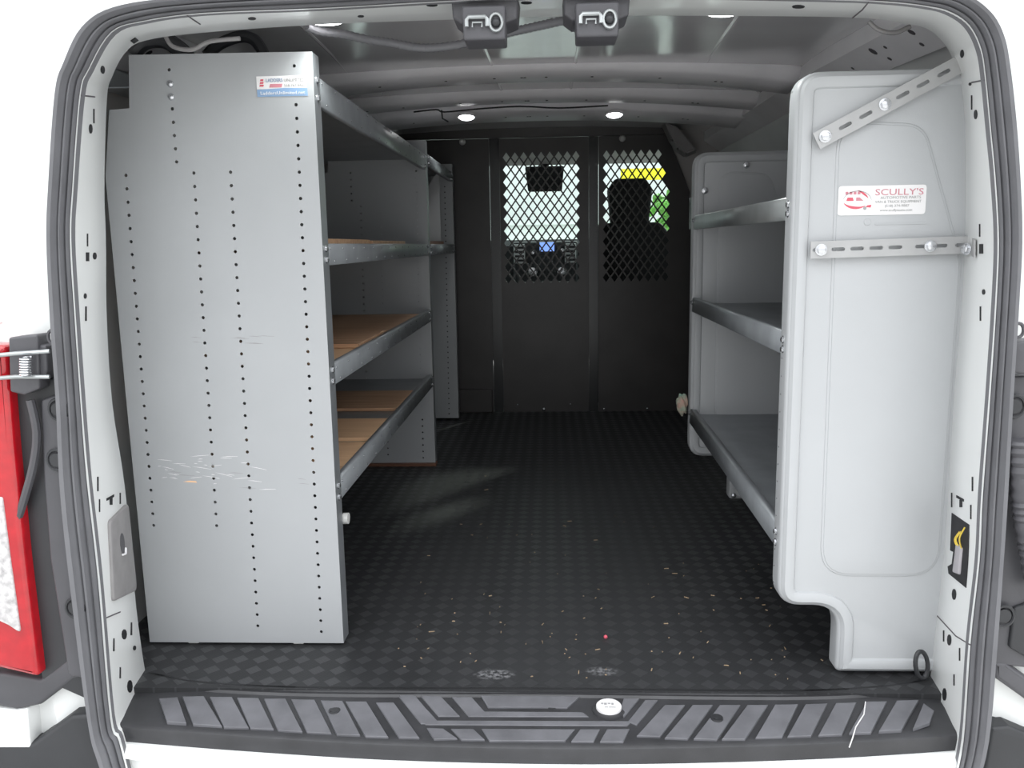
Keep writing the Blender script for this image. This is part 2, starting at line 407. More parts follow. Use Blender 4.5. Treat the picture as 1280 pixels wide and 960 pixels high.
def bow(name, y0, y1, z, drop, half, h=.05, flange=True):
    bm = B(); n = 20; pr = []
    prof = [(y0-.03, h-.004), (y0-.004, .014), (y0, .008), (y0+.012, 0), (y1-.012, -.006), (y1, 0), (y1, h)]
    for dy, dz in prof:
        pr.append([(CX+half*k/n, dy, z+dz-drop*abs(k/n)**2.2) for k in range(-n, n+1)])
    loft(bm, pr); sm = structure(name, bm, M['bow'], smooth=True)
    sm.modifiers.new('solid', 'SOLIDIFY').thickness = .002
    bm = B()
    for fx in (-.66, -.64, -.50, -.28, -.12, -.03, -.02, .05, .20, .42, .60, .62):
        X = CX+fx*half/.85; k = (X-CX)/half
        cyl(bm, (X, y0+.5*(y1-y0), z-.004-drop*abs(k)**2.2), (0, 0, 1), .0045, .003, 8)
    link('punched_hole', bm, M['hole'], sm)
    return sm
bow('trim_1', 2.60, 2.75, 1.350, .055, .80)
bow('trim_2', 3.12, 3.22, 1.362, .045, .82)
bow('trim_3', 3.36, 3.60, 1.352, .05, .84)

# ------------------------------------------------------------------ rear door frame (white reveal) and its seal
OUT = [(165,985),(150,925),(139,896),(124,724),(110,600),(102,500),(95,400),(89,300),(92,235),(101,120),(112,87),(140,41),(180,27),(255,17),(400,11),(560,2),(700,-4),(840,-4),(1040,0),(1110,3),(1155,8),(1185,15),(1210,32),(1225,62),(1231,100),(1237,162),(1243,225),(1247,300),(1244,380),(1236,500),(1227,620),(1223,700),(1212,800),(1203,925),(1190,985)]
INN = [(196,905),(186,856),(183,845),(171,761),(157,612),(141,505),(134,400),(133,300),(131,235),(134,125),(141,95),(157,66),(182,51),(255,41),(400,31),(560,25),(700,21),(840,20),(1060,22),(1130,30),(1160,37),(1180,55),(1191,74),(1197,88),(1201,107),(1205,150),(1206,225),(1205,300),(1201,380),(1191,500),(1184,620),(1178,700),(1168,790),(1161,856),(1155,900)]
SEA = [(146,1010),(124,950),(112,900),(92,760),(77,620),(72,500),(65,400),(61,300),(63,235),(71,120),(82,80),(103,37),(142,10),(225,-3),(400,-15),(560,-24),(700,-30),(840,-30),(1040,-26),(1115,-22),(1165,-15),(1205,-6),(1236,17),(1252,45),(1260,82),(1268,150),(1273,225),(1275,300),(1271,380),(1264,500),(1258,620),(1252,707),(1246,800),(1235,920),(1213,1000)]
YO, YI = 1.345, 1.53
O3 = smoothline([at(*p, y=YO) for p in OUT], 5)
I3 = smoothline([at(*p, y=YI) for p in INN], 5)
S3 = smoothline([at(*p, y=1.325) for p in SEA], 5)
cen = Vector((CX, 0, .6))
def away(p, d): v = Vector((p.x-cen.x, 0, p.z-cen.z)).normalized(); return p+v*d
bm = B(); loft(bm, [[p+Vector((0, -.004, 0)) for p in O3], [p.lerp(q, .03) for p, q in zip(O3, I3)], [p.lerp(q, .5) for p, q in zip(O3, I3)], [p.lerp(q, .985) for p, q in zip(O3, I3)],
              [away(q, .004)+Vector((0, .004, 0)) for q in I3], [away(q, .035)+Vector((0, .006, 0)) for q in I3], [away(q, .16)+Vector((0, .04, 0)) for q in I3]])
frame = structure('trim_rear_door_frame', bm, M['white'], smooth=True)
bvh = BVHTree.FromPolygons([v.co.copy() for v in frame.data.vertices], [tuple(p.vertices) for p in frame.data.polygons])
def onframe(px, py):
    d = (fw+RT*((px-640)/F)-UP*((py-480)/F)).normalized(); h = bvh.ray_cast(EYE, d)
    return (h[0], h[1] if h[1].dot(d) < 0 else -h[1]) if h[0] else (None, None)
def decal(bm, pix, lift=.0012, t=.001):
    """small dark opening punched in the frame, outlined by pixels read on its face"""
    P = [onframe(*p) for p in pix]
    if any(p[0] is None for p in P): return False
    n = sum((p[1] for p in P), Vector()).normalized(); a = [bm.verts.new(p[0]+n*lift) for p in P]; b = [bm.verts.new(p[0]-n*t) for p in P]
    bm.faces.new(a); bm.faces.new(b[::-1])
    for i in range(len(a)): bm.faces.new((a[i-1], a[i], b[i], b[i-1]))
    return True
def ell(x, y, rx, ry, n=10): return [(x+rx*math.cos(2*PI*k/n), y+ry*math.sin(2*PI*k/n)) for k in range(n)]
def q4(x, y, w, h): return [(x-w, y-h), (x+w, y-h), (x+w, y+h), (x-w, y+h)]
bm = B()
for e in [(128,87,2.5,5),(113,161,2,6),(106,370,1.8,3.5),(118,320,2.2,4.5),(155,793,3,6.5),(162,858,3.2,8),(270,804,0,0),(168,810,1.5,3),(315,23,5,1.5),
          (1203,67,2.2,5),(1220,143,2,6),(1213,105,1.5,2),(1230,365,1.8,3.5),(1193,743,2.5,7),(1187,800,2.5,7),(1181,868,2.5,8),(998,8,8,2),(451,20,4,1.2),(540,6,7,1.6),(658,3,7,1.6)]:
    if e[2]: decal(bm, ell(*e))
for c in [(117,145,.5,9),(109,300,.5,8),(107,392,.8,9),(109,321,1.8,5.5),(122,605,.6,9),(124,632,.5,8),(150,623,.5,7),(142,806,.6,8),(164,786,.6,8),(150,841,.5,7),(1215,128,.5,9),(1225,288,.5,8),(1226,392,.6,9),
          (1190,625,.5,9),(1214,640,.6,9),(1216,605,.6,9),(1200,818,.6,8),(1193,850,.6,7),(1180,795,.6,7),(1227,311,2.2,6)]:
    decal(bm, q4(*c))
decal(bm, [(163,51),(169,47),(173,50),(167,54)])
for x, y in ((138, 621), (1201, 624)):                       # T-shaped slots
    s_ = 1 if x < 600 else -1
    decal(bm, [(x-5, y+2*s_), (x+4, y-3*s_), (x+4, y), (x-5, y+5*s_)]); decal(bm, [(x-1, y+1), (x+2, y), (x+2, y+10), (x-1, y+10)])
link('punched_opening', bm, M['hole'], frame)
bm = B()
for pts in ([(101,119),(118,121),(135,126)], [(131,773),(150,765),(172,745)], [(1231,100),(1215,103),(1201,108)], [(1213,806),(1195,795),(1172,770)], [(234,19),(250,30),(262,41)], [(1086,2),(1078,12),(1066,22)]):
    P = [onframe(*p) for p in pts]
    P = [a+n*.0004 for a, n in P if a]
    if len(P) > 1: tube(bm, P, .0012, 6)
link('seam', bm, M['holegrey'], frame)
# recessed opening in the right post with a connector
bm = B(); decal(bm, [(1190,641),(1193,643),(1212,656),(1208,735),(1186,717),(1185,708),(1190,705),(1192,690),(1188,688)], .0008)
link('latch_opening', bm, M['hole'], frame)

ribs_ = [(0, 0), (.03, .010), (.14, .020), (.22, .012), (.28, .011), (.36, .023), (.46, .021), (.50, .012), (.55, .014), (.66, .030), (.82, .030), (.94, .018), (1, 0)]
bm = B(); loft(bm, [[p.lerp(q, t)+Vector((0, .012-h, 0)) for p, q in zip(O3, S3)] for t, h in ribs_])
seal = link('door_seal', bm, M['rubber'], smooth=True); tag(seal, 'dark grey ribbed rubber weatherstrip running round the whole rear door opening', 'seal')

# body panels around the opening, outside the seal
def outer(name, idx, far):
    bm = B(); a = [S3[i] for i in idx]; loft(bm, [[p+Vector((0, .008, 0)) for p in a], [p+Vector((0, .02, 0)) for p in a], far(a)])
    return bm
n5 = 5
iL = list(range(1*n5, 12*n5)); iR = list(range(22*n5, 33*n5)); iT = list(range(12*n5-1, 22*n5+1))
# white corner panels (left/right) with stepped pressings
a = S3[1*n5:34*n5]
def surround(p, d, dy):
    q = away(p, d); return Vector((q.x, q.y+dy, q.z))
bm = B(); loft(bm, [[surround(p, d, dy) for p in a] for d, dy in ((-.004, .012), (.004, .040), (.03, .060), (.045, .050), (.11, .046), (.125, .054), (.2, .058), (.30, .08), (.42, .18))])
crn = structure('trim_rear_body_surround', bm, M['white'], smooth=True); cl = crn
bm = B()
for s, x0 in ((-1, -1.0),):                                  # pressed steps in the left corner panel
    for z0, z1 in ((.985, 1.20), (.905, .965), (.72, .885)):
        box(bm, (-1.10, 1.372, z0), (-.925, 1.41, z1), .008)
link('pressed_step', bm, M['white'], cl, True)
bm = B(); box(bm, (.85, 1.375, .72), (1.0, 1.41, 1.0), .008); link('pressed_step', bm, M['white'], crn, True)
# body sides outside the load space, so that the shell is closed
for s, nm in ((-1, 'trim_left_outer_side'), (1, 'trim_right_outer_side')):
    x = XL-.1 if s < 0 else XR+.1
    bm = B(); box(bm, (x-.02, 1.42, -.35), (x+.02, 4.3, 1.30)); box(bm, (x-.02 if s < 0 else x-.10, 1.42, 1.28), (x+.10 if s < 0 else x+.02, 4.3, 1.46)); structure(nm, bm, M['white'])
# painted panel under the sill
bm = B(); w0 = [at(px, py, z=-.055) for px, py in ((128,925),(200,935),(400,952),(680,958),(1000,952),(1150,944),(1215,938))]
w0 = smoothline(w0, 4)
loft(bm, [[p+Vector((0, .10, 0)) for p in w0], w0, [p+Vector((0, -.012, -.012)) for p in w0], [p+Vector((0, -.014, -.02)) for p in w0], [p+Vector((0, .004, -.034)) for p in w0], [p+Vector((0, 0, -.3)) for p in w0]])
structure('trim_rear_crossmember', bm, M['white'], smooth=True)

# ------------------------------------------------------------------ step plate
step = thing('step_plate', 'black plastic step plate with raised slanted pads along the rear edge of the floor', 'step plate', (CX, 1.42, -.03))
back = smoothline([at(px, py, z=-.004) for px, py in ((184,846),(251,858),(400,865),(680,866),(977,869),(1100,864),(1162,855))], 5)
front = smoothline([at(px, py, z=-.022) for px, py in ((140,903),(295,915),(480,926),(680,931),(850,930),(1040,924),(1201,914))], 5)
bm = B(); D = Vector
loft(bm, [[p+D((0, .03, -.03)) for p in back], [p+D((0, .02, .000)) for p in back], [p+D((0, .012, .004)) for p in back], [p+D((0, .006, .004)) for p in back], [p+D((0, 0, .0)) for p in back], [p+D((0, -.008, .001)) for p in back], [p+D((0, -.012, -.003)) for p in back],
          [p.lerp(q, .85)+D((0, 0, -.002)) for p, q in zip(back, front)], front, [p+D((0, -.006, -.004)) for p in front], [p+D((0, -.008, -.010)) for p in front], [p+D((0, -.006, -.034)) for p in front], [p+D((0, .02, -.04)) for p in front]])
sp = link('tread_panel', bm, M['sill'], step, True)
ZP = lambda px, py: .0
def sillz(p):      # height of the plate under a point
    return -.006-.016*max(0, min(1, (1.475-p.y)/.13))
def pad(pix, name='raised_pad'):
    P = []
    for px, py in pix:
        p = at(px, py, z=-.012); p = at(px, py, z=sillz(p)+.004); P.append(p)
    c = sum(P, Vector())/len(P)
    bm = B(); lo = [bm.verts.new(p-D((0, 0, .006))) for p in P]; md = [bm.verts.new(p-D((0, 0, .0006))) for p in P]; hi = [bm.verts.new(p.lerp(c, .03)) for p in P]
    bm.faces.new(hi); bm.faces.new(lo[::-1])
    for A, C in ((lo, md), (md, hi)):
        for i in range(len(A)): bm.faces.new((A[i-1], A[i], C[i], C[i-1]))
    link(name, bm, M['pad'], step)
a4 = lambda pts: [(120+x*.4375, 830+y*.4377) for x, y in pts]
a5 = lambda pts: [(660+x*.4531, 830+y*.453) for x, y in pts]
a6 = lambda pts: [(400+x*.4375, 760+y*.4376) for x, y in pts]
for P in ([(180,98),(233,94),(258,168),(203,164)], [(247,92),(308,91),(360,177),(278,171)], [(325,93),(388,93),(436,181),(366,180)], [(403,95),(464,96),(508,186),(441,183)], [(480,98),(541,98),(590,193),(520,189)], [(558,100),(624,101),(673,198),(603,194)], [(642,103),(704,104),(755,203),(688,201)], [(713,106),(772,106),(835,208),(770,206)], [(800,109),(850,109),(924,210),(866,209)], [(866,92),(912,90),(980,172),(928,170)]): pad(a4(P))
for P in ([(378,112),(433,112),(364,200),(300,198)], [(455,112),(510,112),(440,206),(377,204)], [(530,112),(586,112),(521,208),(457,206)], [(606,112),(662,112),(598,207),(535,207)], [(682,111),(745,110),(701,201),(628,203)], [(766,110),(826,108),(781,198),(716,200)], [(850,107),(906,105),(866,194),(801,197)], [(936,103),(990,102),(946,188),(886,191)], [(1018,100),(1078,98),(1030,181),(968,185)], [(1092,108),(1120,128),(1108,162),(1062,178)]): pad(a5(P))
for P in ([(460,250),(742,252),(705,285),(640,283),(480,283)], [(378,254),(430,254),(468,296),(752,298),(768,310),(424,309)], [(288,250),(345,252),(400,309),(338,309)], [(228,248),(262,248),(330,322),(890,324),(878,336),(302,333)], [(305,342),(352,344),(392,372),(326,374)], [(374,345),(438,345),(470,375),(404,375)], [(462,345),(728,346),(700,378),(484,378)], [(744,346),(800,346),(782,380),(718,380)], [(820,346),(884,345),(866,381),(800,381)], [(868,258),(912,258),(868,312),(858,290)], [(930,262),(965,262),(905,334),(880,324)]): pad(a6(P))
cp = at(761, 887, z=-.012)
cap = None
bm = B(); tube(bm, [cp+D((0, 0, -.02)), cp+D((0, 0, .002)), cp+D((0, 0, .003))], [.034, .031, .026], 24); ring = link('cap_ring', bm, M['sill'], step, True)
bm = B(); tube(bm, [cp, cp+D((0, 0, .008)), cp+D((0, 0, .0095))], [.0235, .0235, .022], 28); cap = link('round_cap', bm, M['stick'], step, True, label='round white cap with small grey marks')
bm = B()
for dx, dy, sx_, sy_ in ((-.012, .004, .002, .002), (-.006, .003, .0025, .003), (.001, .004, .0025, .002), (.007, .003, .002, .003), (-.005, -.008, .003, .001), (.006, -.008, .006, .0008)):
    box(bm, cp+D((dx-sx_, dy-sy_, .009)), cp+D((dx+sx_, dy+sy_, .0101)))
link('cap_mark', bm, M['sgrey'], cap)
for px, py in ((690, 882), (418, 888), (896, 897), (1128, 880)):
    bm = B(); p = at(px, py, z=-.01); tube(bm, [p+D((0, 0, -.01)), p+D((0, 0, .001)), p+D((0, 0, .0015)), p+D((0, 0, .0005))], [.013, .011, .008, .003], 14)
    link('fixing_plug', bm, M['sill'], step, True)
# pale scratch running over the right end
bm = B(); P = [at(px, py, z=-.004) for px, py in ((1082,877),(1080,890),(1070,903),(1066,915),(1062,926))]
P = [D((p.x, p.y, sillz(p)+.006)) for p in P]
tube(bm, P, .0011, 5); link('scratch', bm, M['stick'], step)

# ------------------------------------------------------------------ LEFT SHELVING
PX = -.445
def bolt_bm(bm, p, d, r=.007, h=.005):
    d = Vector(d).normalized(); p = Vector(p)
    tube(bm, [p, p+d*.001, p+d*.0012], [r*1.35, r*1.35, r*1.2], 14); tube(bm, [p+d*.001, p+d*h, p+d*(h+.001)], [r, r, r*.7], 6)
def end_panel(parent, y, x0, holes=True, low=0.006, ztop=1.207, flange=.045, notch=True, stickr=False):
    ol = [(x0, low), (PX, low), (PX, ztop), (-.800, ztop+.003), (-.808, 1.112), (-.848, 1.110), (-.868, .985), (-.869, .55)] if notch else [(x0, low), (PX, low), (PX, ztop), (x0, ztop)]
    H_ = []
    if holes:
        r = .0034
        H_ += [circ(-.4805-.0115*(1.182-z)/1.165, z, r) for z in [1.182]+[1.111-.0251*k for k in range(44)] if z > .015 and not (stickr and 21.5 < (1.111-z)/.0251 < 0)]
        H_ += [circ(-.618-.011*(.988-z)/.968, z, r) for z in [.988-.0255*k for k in range(38)]]
        H_ += [circ(-.691-.010*(.988-z)/.72, z, r) for z in [.988-.0257*k for k in range(29)]]
        H_ += [circ(-.827-.009*(.986-z)/.717, z, r) for z in [.986-.0256*k for k in range(29)]]
        H_ += [circ(-.7235, z, r) for z in [1.181]+[1.109-.0248*k for k in range(5)]]
        # leave out holes hidden in gaps near the bottom as in the photo
    bm = B(); plate(bm, ol, H_, .0018, (0, y, 0))
    if stickr:                                           # scrapes, scuffs and a rust spot worn into the face
        for k in range(34):
            x = random.uniform(-.825, -.60); z = .385+random.uniform(-.035, .03)+(-.66-x)*.12; l = random.uniform(.006, .04); s_ = random.uniform(-.15, .3)
            plate(bm, [(x, z), (x+l, z-l*s_), (x+l, z-l*s_+.0004), (x+l*.4, z-l*.4*s_+.0009)], t=.0002, O=(0, y-.0002, 0), mi=1)
        plate(bm, [(-.765, .364), (-.735, .362), (-.737, .3655), (-.752, .3663)], t=.0002, O=(0, y-.0003, 0), mi=2)
        for k in range(14):
            x = random.uniform(-.84, -.52); z = random.choice((.66, .66, .38, .36))+random.uniform(-.012, .012); l = random.uniform(.015, .04)
            plate(bm, [(x, z), (x+l, z-.002), (x+l, z-.0016), (x+l*.4, z+.0002)], t=.0002, O=(0, y-.0001, 0), mi=3)
    o = link('end_panel', bm, [M['grey'], M['stick'], M['wood2'], M['cover']] if stickr else M['grey'], parent)
    bm = B(); box(bm, (PX-.0018, y+.0019, low), (PX, y+flange, ztop)); box(bm, (PX-.014, y+flange-.0018, low), (PX-.0019, y+flange, ztop))
    fl = link('flange', bm, M['lip'], o)
    return o
u1 = thing('shelving_unit', 'tall grey steel shelving unit with perforated end panel, nearest the left rear door post', 'shelving unit', (-.66, 2.37, 0))
ep = end_panel(u1, 1.635, -.868, stickr=True)
ep2 = end_panel(u1, 3.096, -.868, low=.012, ztop=1.219)
# sticker on the near end panel
sy_ = 1.6348
bm = B(); plate(bm, rect(-.555, 1.141, -.459, 1.1645), t=.0004, O=(0, sy_-.0004, 0)); st = link('sticker', bm, M['stick'], ep, label='small white sticker over a blue band near the top corner')
bm = B(); plate(bm, [(-.555, 1.127), (-.457, 1.127), (-.458, 1.1415), (-.50, 1.1425), (-.555, 1.140)], t=.0006, O=(0, sy_-.0006, 0)); link('blue_band', bm, M['blue'], st)
for k in range(3):
    bm = B(); plate(bm, [(-.550+.001*k, 1.1455+.005*k), (-.542, 1.1455+.005*k), (-.541, 1.149+.005*k), (-.549+.001*k, 1.149+.005*k)], t=.0003, O=(0, sy_-.0008, 0)); link('red_stripe', bm, M['sred'], st)
bm = B(); plate(bm, [(-.531, 1.1435), (-.507, 1.1435), (-.505, 1.150), (-.529, 1.150)], t=.0003, O=(0, sy_-.0007, 0)); link('red_script_box', bm, M['spink'], st)
text('LADDERS', .0095, (-.537, sy_-.0008, 1.1535), (1, 0, 0), (0, 0, 1), M['dblue'], 'lettering', st, .0002, .032)
text('UNLIMITED', .0092, (-.502, sy_-.0008, 1.1535), (1, 0, 0), (0, 0, 1), M['sgrey'], 'lettering', st, .0002, .040)
text('518-767-9435', .0072, (-.502, sy_-.0008, 1.1445), (1, 0, 0), (0, 0, 1), M['sgrey'], 'lettering', st, .0002, .040)
text('LaddersUnlimited.net', .0085, (-.549, sy_-.001, 1.1305), (1, 0, 0), (0, 0, 1), M['stick'], 'lettering', st, .0002, .086)
for z in (1.155, 1.131):
    bm = B(); dome(bm, (-.7235, 1.635, z), (0, -1, 0), .007, .005); link('bolt', bm, M['zinc'], ep, True)
for x in (-.775, -.545):
    bm = B(); box(bm, (x-.012, 1.64, .0), (x+.012, 1.67, .012), .003); link('foot', bm, M['bolt_white'], u1)
for (px, py) in ((424, 632),):
    bm = B(); cyl(bm, (-.449, 1.70, .262), (1, 0, 0), .012, .012); link('foot_bolt', bm, M['bolt_white'], u1, True)

def shelf(parent, y0, y1, z1, lip_h, name='shelf', x0=-.868, ribs=True):
    bm = B(); box(bm, (x0, y0, z1-.018), (PX-.006, y1, z1-.016)); box(bm, (x0, y0, z1-.016), (x0+.002, y1, z1+.03))
    s = link(name, bm, M['lip'], parent)
    bm = B(); dots = []
    prof = [(PX-.018, z1-.001), (PX-.004, z1), (PX-.001, z1-.003), (PX, z1-lip_h+.002), (PX-.003, z1-lip_h), (PX-.016, z1-lip_h+.002)]
    loft(bm, [[(x, y, z) for (x, z) in prof] for y in (y0, y1)])
    k = y0+.05; nf = len(bm.faces)
    while k < y1-.03:
        for yy, zz in ((k, z1-.010), (k+.03, z1-lip_h+.009)):
            c = [bm.verts.new((PX+.0006, yy+.0024*math.cos(a), zz+.0024*math.sin(a))) for a in (PI*q/3 for q in range(6))]; bm.faces.new(c).material_index = 1
        k += .105
    l = link('front_lip', bm, [M['lip'], M['zinc']], s, True); l.modifiers.new('s', 'SOLIDIFY').thickness = .0015
    for yy in (y0+.014, y1-.02):
        for dz in (.010, lip_h-.012):
            bm = B(); bolt_bm(bm, (PX, yy, z1-dz), (1, 0, 0), .0055, .004); link('bolt', bm, M['zinc'], l, True)
    return s
for z1, h in ((1.170, .056), (.848, .044), (.603, .045), (.358, .047)): shelf(u1, 1.645, 3.094, z1, h)
# second (short) unit further in
u2 = thing('shelving_unit', 'short grey steel shelving bay between the long left unit and the black bulkhead', 'shelving unit', (-.66, 3.52, 0))
end_panel(u2, 3.94, -.868, low=.01, ztop=1.213)
for z1, h in ((1.178, .046), (.846, .042), ): shelf(u2, 3.145, 3.938, z1, h)
bm = B(); plate(bm, [(-.80, .862), (-.478, .862), (-.478, 1.168), (-.61, .98), (-.61, .95), (-.80, .95)], t=.003, O=(0, 3.72, 0)); link('lit_wall_plate', bm, M['plastic'], u2, label='pale grey plate with a slanted top, put in for a lit part of the wall')  # pale plate added in the shape of a lit portion of the wall

# loose boards on the shelves
def board(y0, y1, z, x1, t, m, lab, x0=-.84):
    bm = B(); box(bm, (x0, y0, z), (x1, y1, z+t), .0012)
    return tag(link('wooden_board', bm, m), lab, 'board', 'loose boards on the left shelves')
board(1.80, 2.03, .3425, -.463, .010, M['wood2'], 'orange wooden board on the bottom left shelf, nearest the rear doors')
board(2.075, 2.32, .3425, -.463, .010, M['wood2'], 'orange-brown wooden board on the bottom left shelf, middle of the three')
board(2.47, 2.78, .3425, -.463, .010, M['wood'], 'brown wooden board on the bottom left shelf, furthest into the van')
board(1.76, 2.00, .5875, -.463, .010, M['wood2'], 'light wooden board on the third shelf down, nearest the rear doors')
board(1.98, 2.29, .5985, -.463, .010, M['wood'], 'wooden board on the third shelf down, overlapping the nearest board')
board(2.40, 2.99, .5875, -.463, .010, M['wood'], 'wide brown wooden board on the third shelf down, furthest into the van')
board(1.70, 2.16, .8325, -.463, .026, M['wood'], 'thick brown board on the second shelf down, nearer the rear doors')
board(2.20, 2.70, .8325, -.463, .024, M['wood'], 'thick brown board on the second shelf down, further from the rear doors')
board(3.20, 3.70, .8305, -.463, .028, M['wood3'], 'dark reddish board on the shelf of the short left bay')

bm = B(); box(bm, (-.78, 3.085, 0), (PX+.004, 3.125, .0115), .001)
tag(link('wooden_strip', bm, M['wood3']), 'thin brown wooden strip on the floor under the far end of the long left shelving', 'wood strip')

# ------------------------------------------------------------------ RIGHT SHELVING (moulded ends)
RX = .435
ru = thing('shelving_unit', 'shelving unit along the right side with rounded moulded grey plastic ends', 'shelving unit', (.62, 2.04, 0))
def moulded(parent, y, ztop, step, stepx, low, front):
    ol = rounded([(RX, step), (stepx-.0, step), (stepx, low), (.815, low), (.815, .95), (.765, ztop), (RX-.002, ztop)], [.045, .05, .012, .01, .05, .06, .045], 7)
    bm = B(); plate(bm, ol, t=.040, O=(0, y, 0), bev=.010)
    o = link('end_panel', bm, M['plastic'], parent, True)
    ol2 = inset(ol, .030)
    # raised rim around the recessed face
    bm = B(); rim_o = inset(ol, .008); rim_i = inset(ol, .030)
    r1 = [[(p[0], y-.0005, p[1]) for p in inset(ol, .006)], [(p[0], y-.006, p[1]) for p in inset(ol, .011)], [(p[0], y-.007, p[1]) for p in inset(ol, .020)], [(p[0], y-.004, p[1]) for p in inset(ol, .028)], [(p[0], y+.001, p[1]) for p in inset(ol, .031)]]
    loft(bm, [c+[c[0]] for c in r1]); bmesh.ops.remove_doubles(bm, verts=bm.verts, dist=1e-6)
    link('raised_rim', bm, M['plastic'], o, True)
    # raised inner field with slanted right shoulder
    f = rounded([(.512, .205), (.735, .205), (.735, .80), (.655, 1.035), (.505, 1.045)], [.06, .06, .12, .05, .05], 7)
    bm = B(); plate(bm, f, t=.004, O=(0, y-.0018, 0), bev=.0018); link('raised_field', bm, M['plastic'], o, True)
    f2 = inset(f, .0045); bm = B(); plate(bm, f2, t=.003, O=(0, y-.0032, 0), bev=.0012); link('inner_field', bm, M['plastic'], o, True)
    return o
rp = moulded(ru, 1.525, 1.128, .143, .552, .006, True)
rp2 = moulded(ru, 2.545, 1.10, .175, .562, .035, False)
for y, o in ((1.525, rp),):
    for z in [.18+.034*k for k in range(28)]:
        bm = B(); cyl(bm, (RX+.001, y+.030, z), (-1, 0, 0), .0018, .002, 6); link('edge_stud', bm, M['zinc'], o)
for z1, h, zt in ((.917, .042, 0), (.672, .044, 0), (.300, .048, .028)):
    y0, y1 = 1.562, 2.55
    bm = B(); sk = zt
    hexa(bm, [(RX+.006, y0, z1-.020), (RX+.006, y1, z1-.020+sk), (.855, y1, z1-.020+sk), (.855, y0, z1-.020)], [(RX+.006, y0, z1-.018), (RX+.006, y1, z1-.018+sk), (.855, y1, z1-.018+sk), (.855, y0, z1-.018)])
    s = link('shelf', bm, M['lip'], ru)
    bm = B(); prof = [(RX+.018, -.001), (RX+.004, 0), (RX+.001, -.003), (RX, -h+.002), (RX+.003, -h), (RX+.016, -h+.002)]
    loft(bm, [[(x, y, z1+dz+(sk if y > 2 else 0)) for x, dz in prof] for y in (y0, y1)])
    l = link('front_lip', bm, M['steel'] if z1 > .9 else M['lip'], s, True); l.modifiers.new('s', 'SOLIDIFY').thickness = .0015
    for yy, dz in ((y0-.012, -.014), (y1-.01, -.014+sk), (y0-.012, -h+.012)):
        bm = B(); bolt_bm(bm, (RX-.001, yy, z1+dz), (-1, 0, 0), .0055, .004); link('bolt', bm, M['zinc'], l, True)
for x, z in ((.584, 1.059), (.465, .988)):
    bm = B(); bolt_bm(bm, (x, 2.538, z), (0, -1, 0), .007, .006); link('bolt', bm, M['zinc'], rp2, True)
bm = B(); bolt_bm(bm, (.575, 2.538, .05), (0, -1, 0), .006, .006); link('bolt', bm, M['zinc'], rp2, True)
# back sheet of the right unit
# sticker
SY = 1.5205
bm = B(); plate(bm, rounded(rect(.512, .881, .664, .932), .006, 4), t=.0006, O=(0, SY, 0)); rs = link('sticker', bm, M['stick'], rp, label='white rounded sticker with a red van emblem and pink lettering')
T = lambda s, sz, x, z, m, w: text(s, sz, (x, SY-.0003, z), (1, 0, 0), (0, 0, 1), M[m], 'lettering', rs, .0002, w)
T("SCULLY'S", .0155, .575, .915, 'spink', .083)
T('AUTOMOTIVE PARTS', .0065, .585, .9085, 'sgrey', .070)
T('VAN & TRUCK EQUIPMENT', .0062, .576, .9015, 'sgrey', .080)
T('(518) 374-9807', .006, .593, .8945, 'sgrey', .042)
T('www.scullysauto.com', .006, .585, .8870, 'sgrey', .056)
def arc(cx, cz, r, a0, a1, w, n=14):
    o = []
    for k in range(n+1): a = math.radians(a0+(a1-a0)*k/n); o.append((cx+r*math.cos(a), cz+.75*r*math.sin(a)))
    for k in range(n, -1, -1): a = math.radians(a0+(a1-a0)*k/n); q = r-w*math.sin(PI*k/n)-.0002; o.append((cx+q*math.cos(a), cz+.75*q*math.sin(a)))
    return o
def em(pts, m):
    bm = B(); plate(bm, pts, t=.0003, O=(0, SY-.0003, 0)); link('emblem', bm, M[m], rs)
em(arc(.543, .909, .023, 200, 320, .006), 'sred'); em(arc(.538, .905, .027, 15, 75, .004), 'sred')
em([(.526, .906), (.539, .906), (.537, .912), (.528, .912)], 'sred'); em([(.543, .906), (.556, .906), (.549, .912), (.543, .912)], 'spink')
em([(.560, .895), (.569, .894), (.570, .899), (.563, .898)], 'sred')
for k in range(4): em(rect(.524+.007*k, .917, .529+.007*k, .922), 'spink')
em(arc(.545, .905, .025, 175, 5, .0015), 'sgrey'); em(circ(.559, .893, .003, 10), 'sgrey')
# faint moulded lettering below the sticker: an embossed bar and dot
bm = B(); plate(bm, circ(.565, .869, .006, 14), t=.002, O=(0, 1.5207, 0), bev=.0005); plate(bm, rect(.578, .864, .668, .8665), t=.002, O=(0, 1.5207, 0))
link('moulded_mark', bm, M['plastic'], rp)

# punched steel straps bracing the right unit to the door post
def strap(name, lab, A, Bp, h, slots, bolts, tail=None, pts=None):
    A, Bp = Vector(A), Vector(Bp); U = (Bp-A); L = U.length; U.normalize(); V = Vector((0, -1, 0)).cross(U)*-1
    V = Vector((-U.z, 0, U.x)).normalized()
    t = thing(name, lab, 'strap', tuple(A))
    bm = B(); hl = [slot(s, 0, .024, .0065) for s in slots]
    plate(bm, rect(0, -h/2, L, h/2), hl, .003, A, U, V, (0, 1, 0))
    o = link('bar', bm, M['strap'], t)
    if tail: bm = B(); hexa(bm, *tail); link('end_tab', bm, M['strap'], t)
    for s in bolts:
        p = A+U*s; bm = B(); bolt_bm(bm, p+Vector((0, -.0005, 0)), (0, -1, 0), .0078, .007); link('bolt', bm, M['zinc'], t, True)
    return t
strap('brace_strap', 'level slotted steel strap bolted across the right plastic end panel to the door post', (.464, 1.508, .8215), (.742, 1.508, .8265), .030, [.015, .048, .081, .114, .147, .193+.0, .225, .262], [.018, .207, .285][:2])
